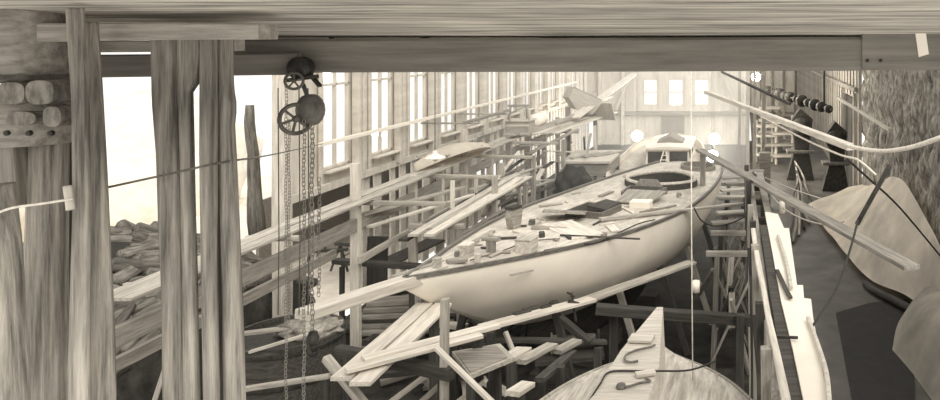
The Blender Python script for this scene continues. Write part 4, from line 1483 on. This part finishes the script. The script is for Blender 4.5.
# tools on the hull staging
for k, (px, py, Y, s, lb) in enumerate(((522, 313, 13.55, (.36, .12, .09), 'dark plane lying on the hull staging, left one'), (531, 309, 13.75, (.4, .1, .08), 'dark bar lying on the hull staging, middle one'), (545, 308, 13.95, (.25, .12, .1), 'small dark block on the hull staging right of the bars'))):
    p = P(px, py, Y)
    Mt, _ = frame(P(482, 328, 12.75), P(592, 299, 14.7))
    Mt.translation = p
    tag(obj('hand_plane', box(bmesh.new(), (0, 0, 0), s, .02), W_DARK, Mt), lb, 'tool')
sj = thing('screw_clamp', 'tall iron screw clamp standing at the edge of the hull staging', 'clamp', tuple(P(574, 306, 14.3)))
plank('spindle', P(571, 293, 14.3), P(576, 322, 14.3), .04, .04, M_IRON, parent=sj, n=2)
plank('handle', P(567, 292, 14.3), P(575, 297, 14.3), .03, .03, M_IRON, parent=sj, n=2)
plank('jaw', P(568, 301, 14.3), P(579, 304, 14.3), .05, .05, M_IRON, parent=sj, n=2)
tag(plank('leaning_prop', P(560, 318, 14.0), P(590, 343, 13.8), .13, .12, W_DARK), 'dark prop leaning below the screw clamp', 'prop')
wn = thing('winch', 'iron winch with a pale drum in the shade under the hull', 'winch', tuple(P(570, 345, 14.6)))
Mw = T(*P(556, 343, 14.6)) @ Matrix.Rotation(.25, 4, 'Z') @ Matrix.Rotation(math.pi / 2, 4, 'Y')
obj('drum', lathe_bm([(0, -.1), (.2, -.1), (.2, -.07), (.15, -.06), (.15, .06), (.2, .07), (.2, .1), (0, .1)], 22), W_PALE, Mw, wn, True)
obj('barrel', lathe_bm([(0, .1), (.12, .1), (.12, .75), (.09, .78), (0, .78)], 18), M_GREYIRON, Mw, wn, True)
obj('gear_wheel', lathe_bm([(0, .78), (.19, .78), (.19, .84), (0, .84)], 24), M_IRON, Mw, wn, True)
pw = P(570, 352, 14.6)
obj('bed', box(bmesh.new(), (0, 0, 0), (1.3, .5, .1), .01), W_DARK, T(pw.x, pw.y, pw.z - .08) @ Matrix.Rotation(.25, 4, 'Z'), wn)
for dx in (-.5, .5):
    plank('leg', (pw.x + dx, pw.y + dx * .25, 0), (pw.x + dx, pw.y + dx * .25, pw.z - .12), .14, .14, W_DARK, parent=wn, up=(0, -1, 0))

# ------------------------------------------------------------------ vat, buckets, lumber at lower left
vt = thing('round_vat', 'large dark round vat with rubble on its rim at lower left', 'vat', (-9.15, 15.0, 0))
vb = lathe_bm([(1.08, 0), (1.02, 1.72), (.95, 1.72), (.98, .9), (0, .9)], 40)
obj('staves', vb, W_DARK, T(-9.15, 15.0, 0), vt)
for z in (.25, .95, 1.55):
    obj('hoop', lathe_bm([(1.09 - z * .035, z), (1.105 - z * .035, z + .01), (1.105 - z * .035, z + .07), (1.085 - z * .035, z + .08)], 40), M_IRON, T(-9.15, 15, 0), vt)
bm = bmesh.new()
bmesh.ops.create_icosphere(bm, subdivisions=4, radius=1)
for v in bm.verts:
    v.co *= 1 + .35 * noise.noise(v.co * 3.5)
    v.co = V((v.co.x * .6, v.co.y * .4, v.co.z * .22))
ru = obj('shavings', bm, M_RUBBLE, T(-8.75, 15.1, 1.72), None, True)
ru['kind'] = 'stuff'
tag(ru, 'pale wood shavings heaped on the rim of the round vat', 'shavings')
tag(plank('vat_plank', (-10.2, 14.45, 1.82), (-8.2, 15.3, 1.8), .16, .05, W_MID), 'grey plank laid across the round vat', 'plank')
tag(plank('vat_plank', P(250, 352, 14.0), P(322, 330, 14.0), .1, .05, W_PALE), 'pale narrow plank sloping over the front of the round vat', 'plank')
tag(plank('low_rail', P(225, 392, 13.2), P(330, 376, 13.2), .1, .08, W_MID), 'grey rail crossing in front of the round vat', 'rail')
for k, x in enumerate((P(226, 392, 13.2).x, P(326, 392, 13.2).x)):
    tag(plank('rail_post', (x, 13.2, 0), (x, 13.2, P(0, 391 if k == 0 else 376, 13.2).z), .1, .1, W_DARK, up=(0, -1, 0)), ['post under the left end of the rail before the vat', 'post under the right end of the rail before the vat'][k], 'post')


def bucket(loc, label):
    t = thing('bucket', label, 'bucket', loc)
    obj('body', lathe_bm([(.15, 0), (.19, .34), (.175, .34), (.14, .03), (0, .03)], 20), M_GREYIRON, T(*loc), t, True)
    x, y, z = loc
    rope('handle', [V((x + .19 * math.cos(a), y, z + .33 + .04 * math.sin(a))) for a in (0, .8, 1.57, 2.3, 3.14)], .008, M_IRON, parent=t, n=3)
    return t


bucket(tuple(G(339, 331, 0.0)), 'left bucket of the two on the ground by the left wall')
bucket(tuple(G(349, 333, 0.0)), 'right bucket of the two on the ground by the left wall')
for k in range(9):
    y, x = 18.2 + .1 * (k % 3), -8.6 + .12 * (k % 2)
    z = .12 + .125 * k
    L = 1.9 - .08 * k + .2 * (k % 2)
    tag(plank('stacked_timber', (x - L / 2, y, z), (x + L / 2, y + .2, z), .42, .115, R.choice([W_DARK, W_MID, W_GREY])),
        'timber in the dark lumber stack, %s from the ground' % ['lowest', 'second', 'third', 'fourth', 'fifth', 'sixth', 'seventh', 'eighth', 'topmost'][k], 'timber', 'dark lumber stack by the left wall')
tag(plank('dark_upright_board', (-9.3, 18.9, 0), (-9.25, 18.9, 2.6), .5, .08, W_DARK, up=(0, -1, 0)), 'wide dark board standing behind the dark lumber stack', 'board')
tag(plank('work_plank', P(335, 261, 18.6), P(422, 267, 17.4), .2, .12, W_DARK), 'dark plank laid level left of the yacht bow', 'plank')
for k, q in enumerate((P(342, 266, 18.5), P(412, 270, 17.5))):
    tag(plank('plank_prop', (q.x, q.y, 0), (q.x, q.y, q.z - .02), .1, .1, W_DARK, up=(0, -1, 0)), ['prop under the left end of the level dark plank', 'prop under the right end of the level dark plank'][k], 'prop')
tag(plank('dark_board', P(388, 262, 20), P(436, 240, 22), .6, .05, W_DARK), 'wide dark board tilted in the clutter above the yacht bow', 'board')
tag(plank('leaning_stick', P(166, 366, 8.0), V((P(150, 420, 8.0).x - .9, 7.6, 0)), .05, .04, W_PALE), 'pale stick leaning among the driftwood by the four posts', 'stick')
# dark clutter of low timbers on the ground left of the bow
for k in range(44):
    x, y = R.uniform(-9.8, -4.8), R.uniform(14.6, 21)
    if abs(x + 9.15) < 1.9 and abs(y - 15) < 2.2:
        y += 4.2
    an = R.uniform(-.5, 3.4)
    L = R.uniform(.8, 2.6)
    z = R.uniform(.08, .9)
    dd = V((math.cos(an), math.sin(an), R.gauss(0, .12))) * L / 2
    p = V((x, y, z + abs(dd.z)))
    tag(plank('scrap_timber', p - dd, p + dd, R.uniform(.1, .26), R.uniform(.05, .14), R.choice([W_DARK, W_DARK, W_GREY, W_MID, W_PALE])), 'scrap timber lying in the dark clutter on the ground beneath the bow', 'timber', 'scrap timbers under the bow')

# ------------------------------------------------------------------ right-hand plank staging
gs = thing('plank_staging', 'long narrow plank staging running down the right of the shed', 'staging', (.5, 12, 0))
ZS = 4.0


def q(px, py, z=ZS):
    return G(px, py, z)


def strip(name, pts, t, m, parent, z=ZS):
    """flat board with an outline given on the staging top"""
    bm = prism_bm([(p.x, p.y) for p in (q(a, b, z) for a, b in pts)], z - t, z, 'Z')
    return obj(name, bm, m, None, parent)


strip('deck_board', [(756, 172), (763, 172), (772, 215), (789, 262), (809, 330), (829, 402), (812, 402), (795, 330), (776, 262), (766, 215)], .06, W_MID, gs)
strip('pale_board', [(765, 212), (768, 212), (778, 214), (784, 228), (789, 228), (797, 285), (803, 285), (804, 298), (811, 299), (813, 316), (828, 402), (804, 402), (792, 345), (781, 300), (773, 255)], .05, M_HULL, gs, ZS + .06)
strip('dark_board', [(760, 225), (768, 225), (779, 280), (790, 330), (803, 402), (787, 402), (776, 330), (768, 280)], .07, W_DARK, gs, ZS + .03)
b1 = catmull([q(*p, ZS + .1) for p in ((778, 236), (786, 262), (791, 288))], 5)
obj('bent_batten', tube_bm([p - b1[0] for p in b1], .03, 6), W_PALE, T(*b1[0]), gs)
b2 = catmull([q(*p, ZS + .1) for p in ((808, 318), (818, 345), (826, 372), (829, 402))], 5)
obj('bent_batten', tube_bm([p - b2[0] for p in b2], .028, 6), W_PALE, T(*b2[0]), gs)
plank('stringer', q(750, 175, 3.8), q(776, 402, 3.8) + V((0, 0, 0)), .1, .3, W_GREY, parent=gs, n=10)
plank('stringer', q(745, 200, 3.2), q(762, 402, 3.2), .08, .16, W_DARK, parent=gs, n=10)
for k, py in enumerate((178, 190, 204, 222, 246, 280, 330, 390)):
    p = q(748 + (py - 175) * .105, py, 3.8)
    plank('post', (p.x - .02, p.y, 0), (p.x - .05, p.y, 4.15 + .1 * (k % 3)), .12, .12, W_MID if k % 2 else W_DARK, parent=gs, up=(0, -1, 0), wob=.03)
    plank('bearer', (p.x - .1, p.y, 3.84), (p.x + .44, p.y, 3.84), .1, .12, W_DARK, parent=gs)
    plank('outer_post', (p.x + .4, p.y, 0), (p.x + .38, p.y, 3.78), .1, .1, W_DARK, parent=gs, up=(0, -1, 0))
tag(plank('thin_lath', q(777, 270, ZS + .1), q(790, 298, ZS + .1), .06, .03, W_DARK), 'dark bowed lath lying on the right staging', 'lath')
tag(plank('iron_pin', q(776, 337, ZS + .1), q(798, 338, ZS + .1), .03, .03, M_IRON), 'short iron bar lying across the right staging', 'bar')
tag(plank('edge_pole', q(752, 230, 4.25), q(786, 402, 4.25), .07, .07, W_PALE, wob=.03), 'crooked pole lashed along the left edge of the right staging', 'pole')

# trestles and cross planks between the white stern and the right staging
for k, y in enumerate((16.8, 18.6, 20.6, 22.8, 25.0)):
    tr = thing('trestle', 'timber trestle between the white yacht and the right staging, %s from the front' % ['first', 'second', 'third', 'fourth', 'fifth'][k], 'trestle', (-.3, y, 0))
    x0, x1 = -.72 + .02 * k, .2
    for x in (x0, x1):
        plank('leg', (x, y, 0), (x + (.1 if x < -.3 else -.08), y, 2.7), .12, .12, W_DARK if k % 2 else W_GREY, parent=tr, up=(0, -1, 0))
    plank('brace', (x0, y - .09, .4), (x1, y - .09, 2.4), .1, .05, W_MID, parent=tr)
    plank('brace', (x1, y + .09, .4), (x0, y + .09, 2.4), .1, .05, W_GREY, parent=tr)
    plank('top_bar', (x0 - .15, y, 2.76), (x1 + .1, y, 2.76), .12, .12, W_MID, parent=tr)
for k in range(7):
    y = 19.2 + k * 1.05
    tag(plank('cross_plank', (-.85 + .1 * (k % 3), y, 2.86 + .02 * (k % 2)), (.2, y + R.uniform(-.2, .4), 2.88), .3, .05, [W_MID, W_PALE, W_GREY][k % 3]),
        '%s cross plank on the trestles right of the white stern, counted from the front' % ['first', 'second', 'third', 'fourth', 'fifth', 'sixth', 'seventh'][k], 'plank')
for k in range(14):
    y, x = R.uniform(15.5, 24), R.uniform(-1.0, .1)
    dd = V((R.uniform(-.3, .3), R.uniform(-.5, .5), R.uniform(.3, .9)))
    p = V((x, y, R.uniform(.9, 1.9)))
    tag(plank('leaning_timber', p - dd, p + dd, R.uniform(.06, .14), R.uniform(.04, .09), R.choice([W_DARK, W_GREY, W_MID])), 'timber leaning in the dark gap between white hull and right staging', 'timber', 'timbers in the gap right of the hull')
rope('slack_rope', [P(694, 208, 17.2), P(702, 221, 17.5), P(716, 226, 18), P(734, 222, 18.5), P(750, 214, 19)], .016, M_CABLE, 'slack dark rope hung between the white hull and the right staging', 'rope')
tag(obj('hanging_tin', lathe_bm([(.07, 0), (.07, .2), (.06, .2), (.06, .01), (0, .01)], 14), M_WHITE, T(*P(696, 292, 13.6)), None, True), 'small pale tin on the dark beam beside the plumb line', 'tin')

# ------------------------------------------------------------------ right-hand bay
cv = bmesh.new()
N, Mn = 60, 40
edge0 = smooth_tab([(17.5, 5.3), (19.9, 5.0), (23.3, 3.75), (28, 3.2), (35.6, 2.6), (40.8, 1.95)])
g = []
for i in range(N + 1):
    y = 17.8 + 15.5 * i / N
    xe = interp(edge0, y)
    top = .95 + 1.95 * math.exp(-((y - 24.6) / 6) ** 2)
    row = []
    for j in range(Mn + 1):
        t = j / Mn
        x = xe + (5.2 - xe) * t
        z = .3 + (top - .3) * (t ** 1.25) + .28 * math.sin(t * math.pi) * math.sin(y * .55 + 1) + .1 * noise.noise(V((x * 1.2, y * .5, 2)))
        row.append(cv.verts.new((x, y, max(z, .04))))
    g.append(row)
for i in range(N):
    for j in range(Mn):
        cv.faces.new((g[i][j], g[i + 1][j], g[i + 1][j + 1], g[i][j + 1]))
bmesh.ops.solidify(cv, geom=cv.faces[:], thickness=.02)
tag(obj('canvas_sheet', cv, M_CANVAS, None, None, True), 'huge pale canvas sheet draped from the rough right wall to the floor', 'canvas')
cv = bmesh.new()
g = []
for i in range(41):
    y = 12.5 + 7.6 * i / 40
    xe = 3.55 + .35 * math.sin((y - 12) * .5) + max(0, y - 18.2) * .45
    row = []
    for j in range(31):
        t = j / 30
        x = xe + (5.25 - xe) * t
        z = .02 + 1.45 * math.sin(min(1, t * 1.2) * math.pi / 2) * (1 - .35 * max(0, (y - 17) / 3)) + .1 * noise.noise(V((x, y * .7, 8)))
        row.append(cv.verts.new((x, y, max(z, .02))))
    g.append(row)
for i in range(40):
    for j in range(30):
        cv.faces.new((g[i][j], g[i + 1][j], g[i + 1][j + 1], g[i][j + 1]))
bmesh.ops.solidify(cv, geom=cv.faces[:], thickness=.02)
tag(obj('canvas_cover', cv, M_CANVAS2, None, None, True), 'grey canvas cover mounded against the wall at the bottom right corner', 'canvas')
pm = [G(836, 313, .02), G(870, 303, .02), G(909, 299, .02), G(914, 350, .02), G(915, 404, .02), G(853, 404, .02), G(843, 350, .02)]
tag(obj('tarp_shadow_sheet', prism_bm([(p.x, p.y) for p in pm], .004, .03, 'Z'), M_TARP_SHADOW, None, None), 'flat dark sheet standing in for a shadow on the smooth floor of the right bay', 'sheet')  # flat dark sheet takes the place of a cast shadow
tag(log_obj('shadow_slit', G(866, 284, .12), G(942, 328, .2), .12, W_DARK, n=5), 'dark bar standing in for the shadow under the lifted edge of the pale canvas', 'spar')  # dark bar painted in for the shadow slit below the canvas edge

# shafting with pulleys, machines
lsA, lsB = P(766, 90, 44), P(832, 110, 36)
lsh = thing('line_shaft', 'overhead line shaft with a row of dark pulleys in the right bay', 'shaft', tuple((lsA + lsB) / 2))
obj('shaft', tube_bm([lsA - lsA, lsB - lsA], .05, 8), M_IRON, T(*lsA), lsh)
Mls, Ll = frame(lsA, lsB)
for k in range(11):
    x = -Ll / 2 + Ll * (k + .5) / 11
    r = [.28, .2, .34, .24, .3, .18, .32, .22, .3, .26, .2][k]
    obj('pulley', lathe_bm([(0, -.1), (r, -.1), (r * .97, 0), (r, .1), (0, .1)], 20), M_IRON, Mls @ T(x, 0, 0) @ Matrix.Rotation(math.pi / 2, 4, 'Y'), lsh, True)
for k in (0.1, .5, .9):
    p = lsA + (lsB - lsA) * k
    plank('hanger', p, (p.x, p.y, 9.4), .1, .08, M_IRON, parent=lsh, up=(0, -1, 0))


def machine(name, loc, s, label):
    t = thing(name, label, 'machine', loc)
    x, y, z = loc
    obj('frame', prism_bm([(-.5 * s, 0), (.5 * s, 0), (.3 * s, 1.1 * s), (.45 * s, 2.2 * s), (.0, 2.6 * s), (-.3 * s, 2.2 * s), (-.2 * s, 1.1 * s)], -.25 * s, .25 * s), M_IRON, T(*loc), t)
    obj('table', box(bmesh.new(), (0, 0, 0), (1.0 * s, .7 * s, .1 * s), .02), M_GREYIRON, T(x, y - .2, z + 1.05 * s), t)
    obj('wheel', lathe_bm([(0, -.06), (.36 * s, -.06), (.38 * s, 0), (.36 * s, .06), (0, .06)], 24), M_IRON, T(x, y - .35 * s, z + 1.9 * s) @ Matrix.Rotation(math.pi / 2, 4, 'X'), t, True)
    return t


machine('band_saw', (3.0, 41.0, 0), 1.5, 'tall dark iron machine under the line shaft in the right bay')
machine('band_saw', (4.55, 38.0, 0), 1.35, 'squat dark machine with a round wheel near the dark doorway')
for k, (x, y, z, m) in enumerate(((1.6, 50, 3.6, W_MID), (2.4, 46, 3.0, W_GREY), (2.0, 54, 4.4, W_MID), (1.2, 47, 2.6, W_MID), (3.2, 52, 3.8, W_GREY))):
    t = thing('timber_rack', 'pale lumber rack far down the right bay, %s' % ['largest one at the left', 'grey one in the middle', 'tallest one at the back', 'low one nearest the poles', 'grey one behind the machine'][k], 'rack', (x, y, 0))
    for dx in (-.5, .5):
        plank('upright', (x + dx, y, 0), (x + dx, y, z), .14, .14, W_MID, parent=t, up=(0, -1, 0))
    for j in range(4):
        plank('shelf', (x - .7, y, z * (j + .8) / 4.4), (x + .7, y, z * (j + .8) / 4.4), .8, .16, m, parent=t)
for k, (px, Y, zt, wd) in enumerate(((747, 30, 7.6, .16), (754, 33, 7.4, .14), (763, 38, 6.2, .2), (739, 36, 6.5, .14))):
    x = (px - CX) / F * Y
    tag(plank('pole', (x, Y, 0), (x + .05, Y, zt), wd, wd, [W_PALE, W_MID, W_GREY, W_PALE][k], up=(0, -1, 0), wob=.03),
        ['tall pale pole between the shed and the right bay, nearest', 'grey pole right of the nearest tall pole', 'thick grey post at the mouth of the right bay', 'pale pole standing beside the two lit bulbs'][k], 'pole')
for k, (x, y, z, s) in enumerate(((.55, 31, 2.2, .5), (.9, 34, 2.5, .5))):
    tag(obj('crate', box(bmesh.new(), (0, 0, z / 2), (s, s, z), .03), W_GREY, T(x, y, 0)), ['tall narrow crate at the foot of the poles, nearer one', 'tall narrow crate at the foot of the poles, farther one'][k], 'crate')
for k in range(7):
    a = V((1.5 + .28 * k, 27 + .9 * k, .06 + .02 * k))
    b = a + V((1.0 - .25 * k, 8, .9))
    tag(log_obj('bent_pole', a, b, .06, R.choice([W_MID, W_DARK, W_GREY]), .04, 0, 5), '%s bent pole from the left in the bundle on the right bay floor' % ['first', 'second', 'third', 'fourth', 'fifth', 'sixth', 'seventh'][k], 'pole')

# long overhead poles, planks and ropes on the right
tag(plank('overhead_pole', P(706, 92, 25), P(850, 147, 12.2), .13, .11, W_PALE, n=10), 'long pole slung overhead from the end windows towards the rough wall', 'pole')
tag(plank('overhead_pole', P(722, 72, 30), P(790, 104, 22), .08, .08, W_DARK, n=6), 'thin dark pole slung overhead beside the high bulb', 'pole')
tag(plank('slanting_plank', P(700, 150, 22), P(912, 268, 10.8), .26, .07, W_GREY, n=10), 'long plank slanting down over the right staging', 'plank')
tag(plank('plank_prop', (P(703, 146, 22).x, 21.9, 3.34), (P(703, 150, 21.9).x, 21.9, P(0, 153, 21.9).z), .16, .14, W_GREY, up=(0, -1, 0)), 'grey prop standing on the stern deck under the slanting plank', 'prop')
rope('mooring_rope', [P(846, 145, 12.2), P(862, 149, 11.6), P(884, 151, 11), P(912, 147, 10.4), P(945, 136, 9.8)], .035, M_ROPE, 'thick pale rope sagging across the rough wall', 'rope')
rope('mooring_rope', [P(760, 116, 19), P(800, 137, 15), P(838, 154, 12.4), P(858, 160, 11.9), P(876, 175, 11.7)], .018, M_ROPE, 'thinner rope hung just under the long overhead pole', 'rope')
rope('lamp_flex', [P(755, 172, 22), P(766, 188, 20), P(782, 207, 17.6), P(803, 219, 16), P(828, 225, 14.6), P(845, 221, 13.6)], .016, M_ROPE, 'pale flex sagging with a socket over the right bay', 'flex')
rope('lamp_flex', [P(757, 174, 22), P(790, 188, 18), P(826, 200, 14.5)], .01, M_ROPE, 'thin taut line above the sagging flex', 'line')
lpx = thing('hanging_socket', 'small white lamp socket hanging on the sagging flex', 'lamp', tuple(P(782, 206, 17.6)))
obj('holder', lathe_bm([(.0, .0), (.055, .0), (.07, -.1), (.085, -.25), (.05, -.3), (0, -.3)], 14), M_WHITE, T(*P(782, 201, 17.6)), lpx, True)
obj('cap', lathe_bm([(.0, .05), (.03, .05), (.045, .0), (0, 0)], 10), M_WHITE, T(*P(782, 201, 17.6)), lpx, True)
tag(log_obj('iron_rod', P(890, 165, 10.4), P(857, 224, 10.6), .035, M_IRON, jit=.05, bend=0), 'dark iron rod hanging aslant before the pale canvas', 'rod')
rope('black_cable', [P(858, 220, 10.5), P(850, 250, 10.2), P(838, 285, 9.7), P(820, 315, 9.2), P(802, 342, 8.9), P(791, 362, 8.6), P(789, 372, 8.5)], .017, M_CABLE, 'black cable looping from the iron rod down to the right staging', 'cable')
rope('canvas_guy', [P(848, 160, 12.2), P(868, 178, 13.5), P(900, 208, 15.5), P(942, 258, 18)], .02, M_CABLE, 'dark guy line running down over the pale canvas', 'line')
tag(plank('wall_pole', P(838, 98, 33), P(890, 130, 26), .12, .1, W_PALE), 'pale pole leaning on the rough wall near the doorway', 'pole')

# dusty air of the long shed
hm = bpy.data.materials.new('dusty_air')
hm.use_nodes = True
hn = hm.node_tree
hn.nodes.clear()
ho = hn.nodes.new('ShaderNodeOutputMaterial')
hv = hn.nodes.new('ShaderNodeVolumeScatter')
hv.inputs['Density'].default_value = .011
hv.inputs['Anisotropy'].default_value = .2
hv.inputs['Color'].default_value = (1, .97, .9, 1)
hn.links.new(hv.outputs[0], ho.inputs['Volume'])
hz_o = slab('haze', (-5.4, 36, 5.5), (11, 37.5, 11), hm)
hz_o['kind'] = 'stuff'
hz_o['label'] = 'dusty haze filling the far length of the shed'
hz_o['category'] = 'haze'
